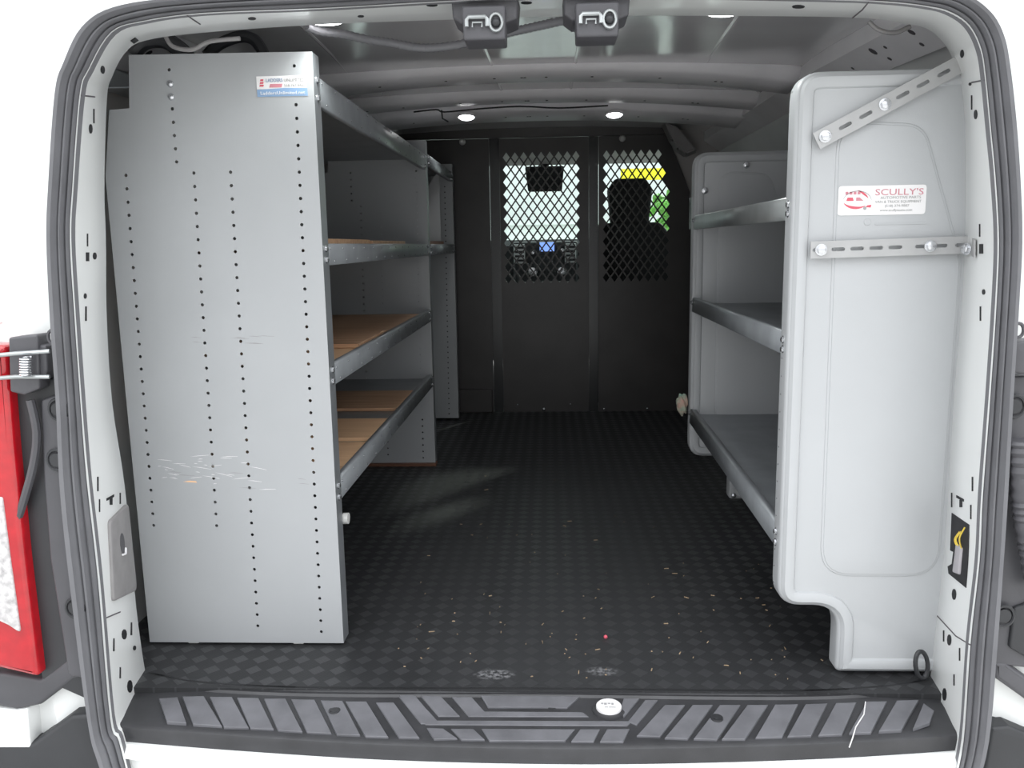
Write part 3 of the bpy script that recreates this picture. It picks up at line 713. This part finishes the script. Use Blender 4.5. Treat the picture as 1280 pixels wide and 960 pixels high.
t = COL.objects['brace_strap'] if 'brace_strap' in COL.objects else None
Q = [onframe(px, py) for px, py in ((1199, 300.5), (1222, 300), (1222, 322), (1199, 323))]
A_ = Vector((.742, 1.5075, .8415)); B_ = Vector((.742, 1.5075, .8115)); n_ = Q[1][1]
q1, q2 = Q[1][0]+n_*.003, Q[2][0]+n_*.003
bm = B(); hexa(bm, [A_, q1, q2, B_], [p+n_*.003 for p in (A_, q1, q2, B_)]); link('end_tab', bm, M['strap'], t)
bm = B(); p_, n2 = onframe(1213, 311); bolt_bm(bm, p_+n_*.006, (n_+Vector((0, -.6, 0))), .0078, .007); link('bolt', bm, M['zinc'], t, True)
strap('brace_strap', 'slanting slotted steel strap bolted near the top of the right plastic end panel', (.466, 1.508, 1.008), (.725, 1.508, 1.142), .030, [.016, .054, .092, .16, .197, .235], [.016, .127])

# black cable loop and sponge
bm = B(); c = at(1152, 831, y=1.49); P = [c+Vector((.013*math.cos(a)-.004*math.sin(a), .004*math.cos(a), .027*math.sin(a))) for a in (2*PI*k/24 for k in range(24))]
tube(bm, P+[P[0]], .0042, 8, cap=False)
tag(link('cable_loop', bm, M['dplast'], smooth=True), 'small loop of black cable on the floor beside the right door post', 'cable')
bm = B(); bmesh.ops.create_icosphere(bm, subdivisions=3, radius=1)
for v in bm.verts:
    k = 1+.12*math.sin(7*v.co.x+5*v.co.z)+.08*math.sin(13*v.co.y+3*v.co.z); v.co = Vector((.412+v.co.x*.017*k, 2.565+v.co.y*.015*k, .338+v.co.z*.034*k))
tag(link('sponge', bm, M['spongeg'], smooth=True), 'small green and pink foam pad stuck to the far edge of the right unit', 'sponge')

# ------------------------------------------------------------------ BULKHEAD
YB = 4.13
bk = thing('bulkhead_partition', 'black steel bulkhead with two diamond-mesh windows between load space and cab', 'partition', (.05, YB, 0))
def lattice(x0, x1, z0, z1, cut=None):
    H_ = []; px, pz = .0403, .0565; nx = round((x1-x0)/px); nz_ = round((z1-z0)/pz)
    px = (x1-x0)/nx; pz = (z1-z0)/nz_; k = .80
    for j in range(2*nz_-1):
        off = 0 if j % 2 == 0 else .5
        for i in range(nx-(1 if j % 2 else 0)):
            cx, cz = x0+(i+.5+off)*px, z0+(j+1)*pz/2
            if cut and cut(cx, cz): continue
            H_.append([(cx-px/2*k, cz), (cx, cz-pz/2*k), (cx+px/2*k, cz), (cx, cz+pz/2*k)])
    return H_
def bpanel(name, ol, holes=()):
    bm = B(); plate(bm, ol, holes, .003, (0, YB, 0)); return link(name, bm, M['black'], bk)
bpanel('left_panel', [(-.93, 0), (-.284, 0), (-.284, 1.345), (-.72, 1.345), (-.93, 1.1)])
mid = bpanel('mesh_panel', rect(-.235, 0, .197, 1.345), lattice(-.222, .157, .643, 1.285))
rgt = bpanel('mesh_panel', [(.245, 0), (.683, 0), (.683, 1.076), (.655, 1.15), (.565, 1.36), (.245, 1.345)], lattice(.262, .592, .643, 1.285, lambda x, z: x > .535+(1.27-z)*.26 or False))
for n_, x0, x1 in (('post', -.284, -.236), ('post', .198, .244)):
    bm = B(); box(bm, (x0, YB+.012, 0), (x1, YB+.03, 1.352)); p = link(n_, bm, M['blackgl'], bk)
bm = B(); box(bm, (-.93, YB-.012, 1.346), (.60, YB+.02, 1.44), .003); link('top_rail', bm, M['black'], bk)
bm = B(); box(bm, (.683, YB+.012, 0), (.90, YB+.016, .9)); link('side_filler', bm, M['black'], bk)
bm = B(); box(bm, (-.90, YB-.02, 0), (-.29, YB-.001, .12), .004); link('kick_panel', bm, M['black'], bk)
for x in (-.412, .358):
    bm = B(); dome(bm, (x, YB, 1.333), (0, -1, 0), .016, .012); link('round_button', bm, M['bolt_white'], bk, True)
    bm = B(); box(bm, (x-.008, YB-.006, 1.345), (x+.008, YB, 1.385)); link('hanger_tab', bm, M['black'], bk)
for px, py, r in ((647,506,.006),(680,512,.010),(713,505,.006),(755,511,.007),(809,511,.007),(541,171,.006),(603,168,.004),(666,169,.005),(811,168,.004)):
    p = at(px, py, y=YB); bm = B(); dome(bm, (p.x, YB, max(p.z, .012)), (0, -1, 0), r, .006, 10); link('screw', bm, M['zinc'], bk, True)

# pillar moulding and grab beside the bulkhead, right
bm = B(); P = [at(*p, y=4.02) for p in ((826,150),(846,158),(872,190),(858,196),(846,188),(838,176))]
lo = [p for p in P]; vs = [bm.verts.new(p) for p in lo]; v2 = [bm.verts.new(p.lerp(sum(lo, Vector())/6, .18)+Vector((0, -.04, 0))) for p in lo]; v3 = [bm.verts.new(p+Vector((0, .05, 0))) for p in lo]
bm.faces.new(v2); bm.faces.new(v3)
for A, C in ((vs, v2), (vs, v3)):
    for i in range(6): bm.faces.new((A[i-1], A[i], C[i], C[i-1]))
bmesh.ops.bevel(bm, geom=bm.edges[:], offset=.006, segments=2, affect='EDGES')
tag(link('pillar_cover', bm, M['cover'], smooth=True), 'dull grey-green moulded cover beside the top right corner of the bulkhead', 'cover')
bm = B(); plate(bm, [(.60, 1.05), (.90, 1.05), (.90, 1.42), (.56, 1.42), (.585, 1.33)], t=.01, O=(0, 4.16, 0)); structure('trim_cab_pillar_right', bm, M['head'])

# ------------------------------------------------------------------ CAB
bm = B(); hexa(bm, [(XL-.05, 4.17, 1.36), (XR+.05, 4.17, 1.36), (XR+.02, 5.05, 1.30), (XL, 5.05, 1.30)], [(XL-.05, 4.17, 1.44), (XR+.05, 4.17, 1.44), (XR+.02, 5.05, 1.36), (XL, 5.05, 1.36)]); structure('ceiling_cab', bm, M['head'])
for s, x in ((-1, XL-.05), (1, XR+.05)):
    bm = B(); box(bm, (x-.03, 4.17, -.1), (x+.03, 6.0, .70)); box(bm, (x-.03, 4.17, .70), (x+.03, 4.30, 1.40)); hexa(bm, [(x-.03, 5.05, 1.30), (x+.03, 5.05, 1.30), (x+.03, 5.12, 1.30), (x-.03, 5.12, 1.30)], [(x-.03, 5.90, .70), (x+.03, 5.90, .70), (x+.03, 5.98, .70), (x-.03, 5.98, .70)])
    box(bm, (x-.03, 4.3, 1.28), (x+.03, 5.1, 1.42))
    structure('wall_cab_left' if s < 0 else 'wall_cab_right', bm, M['dplast'])
bm = B(); hexa(bm, [(XL, 5.05, 1.33), (XR, 5.05, 1.33), (XR, 5.055, 1.335), (XL, 5.055, 1.335)], [(XL, 5.94, .76), (XR, 5.94, .76), (XR, 5.945, .765), (XL, 5.945, .765)]); structure('window_1', bm, M['glass'])
for s, x in ((-1, XL-.05), (1, XR+.05)):
    bm = B(); plate(bm, [(4.30, .70), (5.88, .70), (5.10, 1.28), (4.30, 1.28)], t=.004, O=(x, 0, 0), U=(0, 1, 0), V=(0, 0, 1), N=(1, 0, 0)); structure('window_2' if s < 0 else 'window_3', bm, M['glass'])
da = thing('dashboard', 'black dashboard with centre console seen through the left mesh window', 'dashboard', (0, 5.6, .3))
bm = B(); prof = [(5.32, .10), (5.28, .60), (5.30, .83), (5.36, .868), (5.95, .80), (5.95, .1)]
loft(bm, [[(x, y, z) for y, z in prof+[prof[0]]] for x in (XL, XR)]); link('main_body', bm, M['seat'], da)
bm = B(); box(bm, (-.22, 5.20, .38), (.18, 5.30, .855), .012); cc = link('centre_stack', bm, M['dplast'], da)
bm = B(); box(bm, (-.055, 5.193, .795), (.035, 5.2, .85), .002); link('screen', bm, M['screen'], cc)
for x in (-.18, .135):
    bm = B(); box(bm, (x-.035, 5.188, .72), (x+.035, 5.2, .84), .004); v = link('air_vent', bm, M['steel'], cc)
    for k in range(4): bm = B(); box(bm, (x-.028, 5.183, .735+.026*k), (x+.028, 5.189, .748+.026*k)); link('vent_slat', bm, M['seat'], v)
for x, z, r in ((-.10, .67, .030), (.08, .67, .028), (-.10, .79, .014), (.085, .80, .014)):
    bm = B(); tube(bm, [Vector((x, 5.2, z)), Vector((x, 5.18, z)), Vector((x, 5.178, z)), Vector((x, 5.18, z))], [r, r*.95, r*.8, r*.4], 18); link('knob', bm, M['zinc'], cc, True)
for k in range(6):
    bm = B(); box(bm, (-.16+.05*k, 5.19, .585), (-.125+.05*k, 5.2, .61), .002); link('button', bm, M['cover'], cc)
def seat(x, lab):
    t = thing('cab_seat', lab, 'seat', (x, 4.6, 0))
    bm = B(); plate(bm, rounded([(-.24, .28), (.24, .28), (.25, .84), (.16, .945), (-.16, .945), (-.25, .84)], .05), t=.12, O=(x, 4.50, 0), bev=.02); link('backrest', bm, M['seat'], t, True)
    bm = B(); plate(bm, rounded([(-.10, .93), (.10, .93), (.118, 1.12), (.08, 1.175), (-.08, 1.175), (-.118, 1.12)], .03), t=.09, O=(x, 4.51, 0), bev=.02); h = link('headrest', bm, M['seat'], t, True)
    bm = B(); box(bm, (x-.25, 4.50, .12), (x+.25, 5.0, .30), .03); link('cushion', bm, M['seat'], t, True)
    bm = B(); box(bm, (x-.2, 4.52, -.03), (x+.2, 4.9, .13)); link('seat_base', bm, M['dplast'], t)
    return t
seat(.435, 'black cab seat with headrest showing behind the right mesh window')
mi = thing('rear_view_mirror', 'dark rear-view mirror pod hanging behind the left mesh window', 'mirror', (-.02, 5.0, 1.3))
bm = B(); plate(bm, rounded([(-.135, 1.29), (.095, 1.29), (.082, 1.147), (-.118, 1.147)], .012), t=.05, O=(0, 5.0, 0), bev=.006); link('mirror_housing', bm, M['seat'], mi, True)
bm = B(); box(bm, (-.045, 5.01, 1.27), (.005, 5.05, 1.325)); link('stalk', bm, M['seat'], mi)

# ------------------------------------------------------------------ lights, latches, harness
def puck(p, n, lab, rx, ry, watt, hk=1):
    t = thing('ceiling_light', lab, 'light', tuple(p), 'round LED lights under the van roof')
    p = Vector(p); n = Vector(n).normalized(); u = Vector((1, 0, 0)); v = n.cross(u)
    def disc(bm, R0, hs):
        rings = [[bm.verts.new(p+u*(rx*k*math.cos(a))+v*(ry*k*math.sin(a))+n*(h*hk)) for a in (2*PI*i/24 for i in range(24))] for k, h in hs]
        for A, C in zip(rings, rings[1:]):
            for i in range(24): bm.faces.new((A[i-1], A[i], C[i], C[i-1]))
        bm.faces.new(rings[0]); bm.faces.new(rings[-1])
    bm = B(); disc(bm, 1, [(1.2, -.004), (1.2, .003), (1.05, .006), (1.0, .004)]); link('bezel', bm, M['bow'], t, True)
    bm = B(); disc(bm, 1, [(1.0, .002), (.96, .008), (.7, .012), (.3, .013)]); link('lens', bm, M['lamp'], t, True)
    ld = bpy.data.lights.new('lamp', 'SPOT'); ld.energy = watt; ld.spot_size = math.radians(150); ld.spot_blend = .6; ld.shadow_soft_size = .03; ld.color = (.95, 1, .98)
    lo_ = bpy.data.objects.new('lamp', ld); COL.objects.link(lo_); lo_.parent = t; lo_.location = n*.02; lo_.rotation_euler = n.to_track_quat('-Z', 'Y').to_euler()
puck(at(583, 145, z=1.338), (0, -.15, -1), 'small bright oval LED light on the far roof bow, left of centre', .030, .030, PUCK_W)
puck(at(768, 142, z=1.338), (0, -.15, -1), 'small bright oval LED light on the far roof bow, right of centre', .030, .030, PUCK_W)
puck(at(406, 25, y=1.60), (0, 0, -1), 'bright oval LED light under the rear header, left, above the grey end panel', .032, .028, PUCK_W, .45)
puck(at(906, 14, y=1.60), (0, 0, -1), 'bright oval LED light under the rear header, right of the latch housings', .032, .028, PUCK_W, .45)

def latch(px0, px1, lab, grp):
    P = lambda px, py: at(px, py, y=1.335)
    t = thing('door_latch', lab, 'latch', tuple(P((px0+px1)/2, 20)), grp)
    cx = P((px0+px1)/2, 20).x; hw = (P(px1, 20).x-P(px0, 20).x)/2
    bm = B(); plate(bm, rounded([(cx-hw*1.55, 1.226), (cx+hw*1.6, 1.226), (cx+hw*1.5, 1.186), (cx+hw*1.0, 1.180), (cx-hw*1.1, 1.180), (cx-hw*1.5, 1.190)], .005), t=.07, O=(0, 1.360, 0), bev=.005); link('upper_cover', bm, M['mplast'], t, True)
    z0 = P(600, 50).z; bm = B(); plate(bm, rounded([(cx-hw, 1.20), (cx+hw, 1.20), (cx+hw*.97, z0), (cx-hw*.94, z0)], .004), t=.06, O=(0, 1.335, 0), bev=.004); h = link('latch_housing', bm, M['mplast'], t, True)
    bm = B()
    a = (cx-hw*.76, 1.168); w_ = hw*.92                        # chrome striker bow
    q = [(0, 0), (.0, .010), (.003, .014), (w_-.003, .014), (w_, .010), (w_, 0)]
    tube(bm, [Vector((a[0]+x, 1.330, a[1]+z)) for x, z in q], .0034, 8)
    tube(bm, [Vector((a[0]+w_*.28, 1.330, a[1]-.001)), Vector((a[0]+w_*.28, 1.330, a[1]+.006)), Vector((a[0]+w_*.75, 1.330, a[1]+.006)), Vector((a[0]+w_*.75, 1.330, a[1]-.001))], .0016, 6)
    link('striker_bow', bm, M['steel'], h, True)
    c = Vector((cx+hw*.56, 1.332, 1.174)); bm = B()
    R_ = [c+Vector((.0095*math.cos(b), 0, .0125*math.sin(b))) for b in (2*PI*k/20 for k in range(20))]; tube(bm, R_+[R_[0]], .0026, 6, cap=False); link('catch_ring', bm, M['steel'], h, True)
    bm = B(); dome(bm, c+Vector((0, .004, 0)), (0, -1, 0), .0075, .008); link('rubber_buffer', bm, M['dplast'], h, True)
latch(577, 632, 'grey door latch housing hanging from the rear header, the left of the pair', 'latches')
latch(719, 774, 'grey door latch housing hanging from the rear header, the right of the pair', 'latches')

hp = [at(*p) for p in ()]
hy = [(384, 33, 1.62), (400, 39, 1.64), (430, 43, 1.67), (457, 49, 1.70), (490, 54, 1.73), (524, 60, 1.75), (560, 58, 1.75), (600, 50, 1.74), (635, 41, 1.72), (680, 31, 1.68), (716, 23, 1.64), (740, 18, 1.60)]
bm = B(); tube(bm, smoothline([at(a, b, y=c) for a, b, c in hy], 4), .0088, 10, ribs=.0045)
tag(link('wiring_loom', bm, M['rubber'], smooth=True), 'grey corrugated wiring loom sagging under the roof just inside the rear header', 'wiring')
bm = B(); P = smoothline([at(*p, y=3.11) for p in ((517,140),(545,137),(556,140),(600,136),(650,133),(700,135),(760,132))], 4); tube(bm, P, .0028, 6)
tube(bm, [at(552,138,y=3.11), at(553,148,y=3.15), at(560,152,y=3.2)], .0028, 6)
tag(link('wire', bm, M['hole'], smooth=True), 'thin black wire running along the middle roof bow', 'wire')
bm = B(); tube(bm, smoothline([at(*p, y=1.78) for p in ((258,70),(275,55),(300,46),(318,50),(330,68),(334,80))], 5), .012, 10)
tag(link('cable_sleeve', bm, M['dplast'], smooth=True), 'dark cable sleeve arching above the left grey end panel', 'cable')
bm = B(); P = smoothline([at(*p, y=1.66) for p in ((165,66),(180,52),(205,50),(225,62),(235,72))], 5); tube(bm, P, .016, 10)
tag(link('door_cable_boot', bm, M['dplast'], smooth=True), 'black rubber boot in the upper left corner inside the door frame', 'boot')
bm = B(); P = smoothline([at(*p, y=1.60) for p in ((206,44),(216,58),(240,62),(262,52),(300,48))], 5); tube(bm, P, .004, 8)
P = smoothline([at(*p, y=1.58) for p in ((1086,27),(1098,37),(1118,41),(1138,33))], 5); tube(bm, P, .004, 8)
link('pressed_edge', bm, M['cover'], wr, True)

# ------------------------------------------------------------------ items on and around the door posts
P = [onframe(*p) for p in ((134,652),(157,629),(167,738),(139,752))]
N_ = sum((p[1] for p in P), Vector()).normalized(); Q = [p[0] for p in P]
cpt = thing('post_cover', 'worn grey plastic cover with a finger recess on the left door post', 'cover', tuple(Q[0]))
U_ = (Q[1]-Q[0]).normalized(); V_ = (Q[0]-Q[3]).normalized(); V_ = (V_-U_*V_.dot(U_)).normalized(); O_ = Q[3]
ol = [((q-O_).dot(U_), (q-O_).dot(V_)) for q in (Q[3], Q[2], Q[1], Q[0])]
bm = B(); plate(bm, rounded(ol, .012, 5), t=.008, O=O_+N_*.006, U=U_, V=V_, N=-N_, bev=.003); link('cover_plate', bm, M['cover'], cpt, True)
c2 = ((ol[0][0]+ol[1][0]+ol[2][0]+ol[3][0])/4, (ol[0][1]+ol[2][1])/2+.012)
bm = B(); plate(bm, [(c2[0]+.012*math.cos(a), c2[1]+.020*math.sin(a)) for a in (2*PI*k/18 for k in range(18))], t=.001, O=O_+N_*.0068, U=U_, V=V_, N=-N_); link('finger_recess', bm, M['mplast'], cpt)
bm = B(); tube(bm, [O_+N_*.008+U_*(c2[0]-.010)+V_*(c2[1]-.019), O_+N_*.010+U_*c2[0]+V_*(c2[1]-.021), O_+N_*.008+U_*(c2[0]+.010)+V_*(c2[1]-.013)], .002, 6); link('recess_edge', bm, M['bow'], cpt)
# connector with wires in the right post opening
P, n_ = onframe(1200, 697); t = thing('wiring_connector', 'grey connector with yellow wires in the opening of the right door post', 'connector', tuple(P))
bm = B(); U_ = (onframe(1206, 697)[0]-onframe(1194, 697)[0]).normalized(); V_ = Vector((0, 0, 1)); plate(bm, rounded([(-.020, -.028), (.016, -.032), (.018, .018), (-.012, .026)], .004), t=.018, O=P+n_*.006, U=U_, V=V_, N=-n_, bev=.003); link('connector_body', bm, M['conn'], t, True)
for k, dx in enumerate((-.006, .002)):
    bm = B(); tube(bm, smoothline([P+n_*.004+U_*dx+V_*.02, P+n_*.007+U_*(dx-.008)+V_*.034, P+U_*(dx-.004)+V_*.05], 4), .0013, 6); link('wire', bm, M['wirey'], t, True)
bm = B(); tube(bm, smoothline([P+n_*.003+U_*.016+V_*.015, P+n_*.009+U_*.02+V_*.035, P+n_*.003+U_*.024+V_*.055], 4), .0013, 6); link('wire', bm, M['wirey'], t, True)

# dark trims, tail light, hinge, hose outside the seal
def poly3(bm, pix, y, t, bev=.004, rad=.006):
    P = [at(px, py, y=y) for px, py in pix]; plate(bm, rounded([(p.x, p.z) for p in P], rad, 4), t=t, O=(0, y, 0), bev=bev)
tl = thing('tail_light', 'red and clear tail light at the left rear corner of the van', 'tail light', tuple(at(20, 840, y=1.332)))
bm = B(); poly3(bm, [(-70,432),(6,432),(16,560),(30,700),(48,848),(5,838),(-70,820)], 1.324, .05, .010, .008); lens = link('red_lens', bm, M['red'], tl, True)
bm = B(); poly3(bm, [(-70,620),(2,622),(12,700),(25,792),(10,782),(-70,745)], 1.320, .02, .003, .004); link('clear_lens', bm, M['lens'], tl, True)
pt = thing('pillar_trim', 'black plastic trim column between the tail light and the left door seal', 'trim', tuple(at(80, 850, y=1.347)))
bm = B(); poly3(bm, [(10,480),(80,470),(84,620),(100,760),(116,850),(120,880),(52,850),(30,700)], 1.347, .03, .004, .008); link('backing', bm, M['dplast'], pt, True)
bm = B(); poly3(bm, [(50,500),(80,490),(88,640),(112,850),(85,845),(62,700),(54,600)], 1.336, .02, .005, .01); link('column_cover', bm, M['mplast'], pt, True)
bm = B(); P = smoothline([at(*p, y=1.332) for p in ((38,500),(46,540),(42,580),(30,625),(22,650))], 4); tube(bm, P, .007, 8); link('curved_rib', bm, M['mplast'], pt, True)
for px, py in ((73, 512), (71, 575), (94, 760)):
    p = at(px, py, y=1.330); bm = B(); R_ = [p+Vector((.016*math.cos(b), 0, .018*math.sin(b))) for b in (2*PI*k/20 for k in range(20))]; tube(bm, R_+[R_[0]], .0028, 6, cap=False); cyl(bm, p+Vector((0, -.001, 0)), (0, 1, 0), .012, .006); link('clip_recess', bm, M['dplast'], pt, True)
bm = B(); poly3(bm, [(76,580),(80,585),(94,724),(90,724)], 1.333, .006, .001, .001); link('edge_strip', bm, M['white'], pt, label='white painted strip')
hg = thing('hinge_assembly', 'dark metal door hinge with coil spring and two rods at the left rear corner', 'hinge', tuple(at(30, 460, y=1.322)))
bm = B(); poly3(bm, [(10,422),(47,418),(49,486),(30,494),(12,490)], 1.317, .035, .004, .005); link('hinge_plate', bm, M['mplast'], hg, True)
bm = B(); poly3(bm, [(47,430),(58,432),(59,464),(54,476),(47,474)], 1.322, .03, .004, .006); link('hinge_knuckle', bm, M['mplast'], hg, True)
for py0, py1 in ((446, 436), (474, 468)):
    bm = B(); tube(bm, [at(-40, py0+2, y=1.307), at(20, py0-3 if py1 > 450 else py0-4, y=1.302), at(62, py1+3, y=1.312)], .0036, 8); link('check_rod', bm, M['steel'], hg, True)
bm = B(); P = []
for k in range(90):
    a = 2*PI*k/12; c = at(32, 446+k*.27, y=1.300); P.append(c+Vector((.0085*math.cos(a), .0085*math.sin(a), 0)))
tube(bm, P, .0016, 5); link('coil_spring', bm, M['zinc'], hg, True)
bm = B(); c = at(66, 421, y=1.324); R_ = [c+Vector((.008*math.cos(b), 0, .011*math.sin(b))) for b in (2*PI*k/16 for k in range(16))]; tube(bm, R_+[R_[0]], .0028, 6, cap=False); link('loop_bracket', bm, M['mplast'], hg, True)
hg2 = thing('hinge_assembly', 'dark metal door hinge bracket beside the right door seal', 'hinge', tuple(at(1285, 440, y=1.322)))
bm = B(); poly3(bm, [(1266,428),(1300,424),(1300,470),(1266,466)], 1.322, .03, .004, .006); link('hinge_plate', bm, M['mplast'], hg2, True)
bm = B(); c = at(1273, 413, y=1.324); R_ = [c+Vector((.008*math.cos(b), 0, .011*math.sin(b))) for b in (2*PI*k/16 for k in range(16))]; tube(bm, R_+[R_[0]], .0028, 6, cap=False); link('loop_bracket', bm, M['mplast'], hg2, True)
pr = thing('pillar_trim', 'black plastic trim column outside the right door seal, behind the corrugated hose', 'trim', tuple(at(1270, 820, y=1.347)))
bm = B(); poly3(bm, [(1262,470),(1330,470),(1330,840),(1235,830),(1245,700)], 1.347, .03, .004, .008); link('backing', bm, M['mplast'], pr, True)
bm = B(); poly3(bm, [(1268,760),(1330,740),(1330,850),(1262,810)], 1.340, .02, .004, .008); link('step_moulding', bm, M['dplast'], pr, True)
for px, py in ((1268, 508), (1255, 770)):
    p = at(px, py, y=1.340); bm = B(); R_ = [p+Vector((.016*math.cos(b), 0, .018*math.sin(b))) for b in (2*PI*k/20 for k in range(20))]; tube(bm, R_+[R_[0]], .0028, 6, cap=False); cyl(bm, p+Vector((0, -.001, 0)), (0, 1, 0), .012, .006); link('clip_recess', bm, M['dplast'], pr, True)
bm = B(); tube(bm, smoothline([at(*p, y=1.317) for p in ((1276,550),(1277,575),(1279,610),(1283,650),(1290,690),(1300,740))], 5), .020, 14, ribs=.0055)
hs = tag(link('corrugated_hose', bm, M['mplast'], smooth=True), 'grey corrugated rubber hose hanging outside the right door seal', 'hose')

# bumper
def bumper(nm, lab, pixT, pixB, s):
    t = thing(nm, lab, 'bumper', tuple(at(*pixB[0], y=1.312)))
    return t
bp = thing('bumper_trim', 'grey and black bumper end cap under the left tail light', 'bumper', tuple(at(60, 900, y=1.322)))
bm = B(); poly3(bm, [(-70,838),(5,842),(50,850),(92,818),(112,822),(112,845),(92,850),(50,882),(20,888),(-70,870)], 1.345, .06, .008, .008); link('end_cap', bm, M['mplast'], bp, True)
bm = B(); poly3(bm, [(-70,930),(40,930),(88,895),(116,893),(134,990),(-70,990)], 1.345, .08, .008, .008); link('lower_step', bm, M['dplast'], bp, True)
bm = B(); poly3(bm, [(-70,882),(20,888),(34,886),(38,935),(-70,935)], 1.345, .04, .003, .004); link('painted_bracket', bm, M['white'], bp, True, label='white painted bracket')
bp2 = thing('bumper_trim', 'black bumper end cap at the lower right corner of the picture', 'bumper', tuple(at(1270, 940, y=1.322)))
bm = B(); poly3(bm, [(1244,829),(1258,829),(1330,880),(1330,910),(1275,870),(1244,848)], 1.345, .05, .006, .004); link('end_cap', bm, M['mplast'], bp2, True)
bm = B(); poly3(bm, [(1240,910),(1262,908),(1330,935),(1330,1000),(1225,1000)], 1.345, .08, .006, .006); link('lower_step', bm, M['dplast'], bp2, True)

# debris on the mat
bm = B()
spots = [(random.uniform(-.35, .55), 1.50+abs(random.gauss(0, .45))) for _ in range(110)]
for x, y in spots:
    if y > 3.6: continue
    a = random.uniform(0, PI); l = random.choice((.0015, .002, .003, .006))*random.uniform(.6, 1.1); w_ = random.uniform(.0005, .0010)
    c, s_ = math.cos(a), math.sin(a); z0 = .0002
    p = [D((x+c*l-s_*w_, y+s_*l+c*w_, z0)), D((x-c*l-s_*w_, y-s_*l+c*w_, z0)), D((x-c*l+s_*w_, y-s_*l-c*w_, z0)), D((x+c*l+s_*w_, y+s_*l-c*w_, z0))]
    hexa(bm, p, [q+D((0, 0, .0015)) for q in p])
o = link('floor_debris', bm, M['straw'], kind='stuff'); tag(o, 'scattered straw and wood bits on the black rubber floor mat', 'debris')
bm = B(); p = at(757, 796, z=.003); bmesh.ops.create_icosphere(bm, subdivisions=2, radius=.0045, matrix=Matrix.Translation(p)); tag(link('wood_crumb', bm, M['sred'], smooth=True), 'small orange-red crumb on the floor mat near the rear sill', 'crumb')

# ------------------------------------------------------------------ OUTSIDE, seen through the mesh
bd = thing('building', 'pale building seen ahead through the bulkhead mesh and windscreen', 'building', (-4, 24, -.74))
bm = B(); box(bm, (-14, 24, -.74), (3.2, 30, 1.38)); link('wall', bm, M['facade'], bd)
bm = B(); box(bm, (-14, 23.9, 1.38), (3.4, 30.2, 1.48)); link('roof', bm, M['facade'], bd)
for k in range(6):
    bm = B(); box(bm, (-4.2+1.2*k, 23.96, .1), (-3.5+1.2*k, 24.0, .6)); link('window', bm, M['glassd'], bd)
ys_ = thing('sign_board', 'bright yellow board on posts beyond the windscreen, behind the right mesh window', 'sign', (2.2, 17, -.74))
bm = B(); a, b = at(776, 211, y=17), at(850, 224, y=17); box(bm, (a.x, 17, b.z), (b.x+.5, 17.06, a.z), .01); link('board', bm, M['yellow'], ys_)
for x in (a.x+.1, b.x+.4): bm = B(); box(bm, (x-.04, 17.06, -.74), (x+.04, 17.14, b.z+.1)); link('post', bm, M['steel'], ys_)
def tree(x, y, h, r, lab):
    t = thing('tree', lab, 'tree', (x, y, -.74))
    bm = B(); tube(bm, [Vector((x, y, -.74)), Vector((x+.05, y, h*.3)), Vector((x, y, h*.6))], [.16, .12, .06], 8); link('trunk', bm, M['bark'], t, True)
    bm = B()
    for k in range(420):
        d = Vector((random.gauss(0, 1), random.gauss(0, 1), random.gauss(0, 1))).normalized()*r*random.uniform(.3, 1)
        p = Vector((x, y, h*.62))+Vector((d.x, d.y, d.z*.8)); bmesh.ops.create_icosphere(bm, subdivisions=1, radius=random.uniform(.08, .2), matrix=Matrix.Translation(p))
    link('crown', bm, M['leaf'], t)
tree(3.6, 20, 2.4, 1.2, 'leafy green tree beyond the yellow board'); tree(1.9, 27.0+5, 1.6, .8, 'low green tree just above the dashboard in the left mesh window')
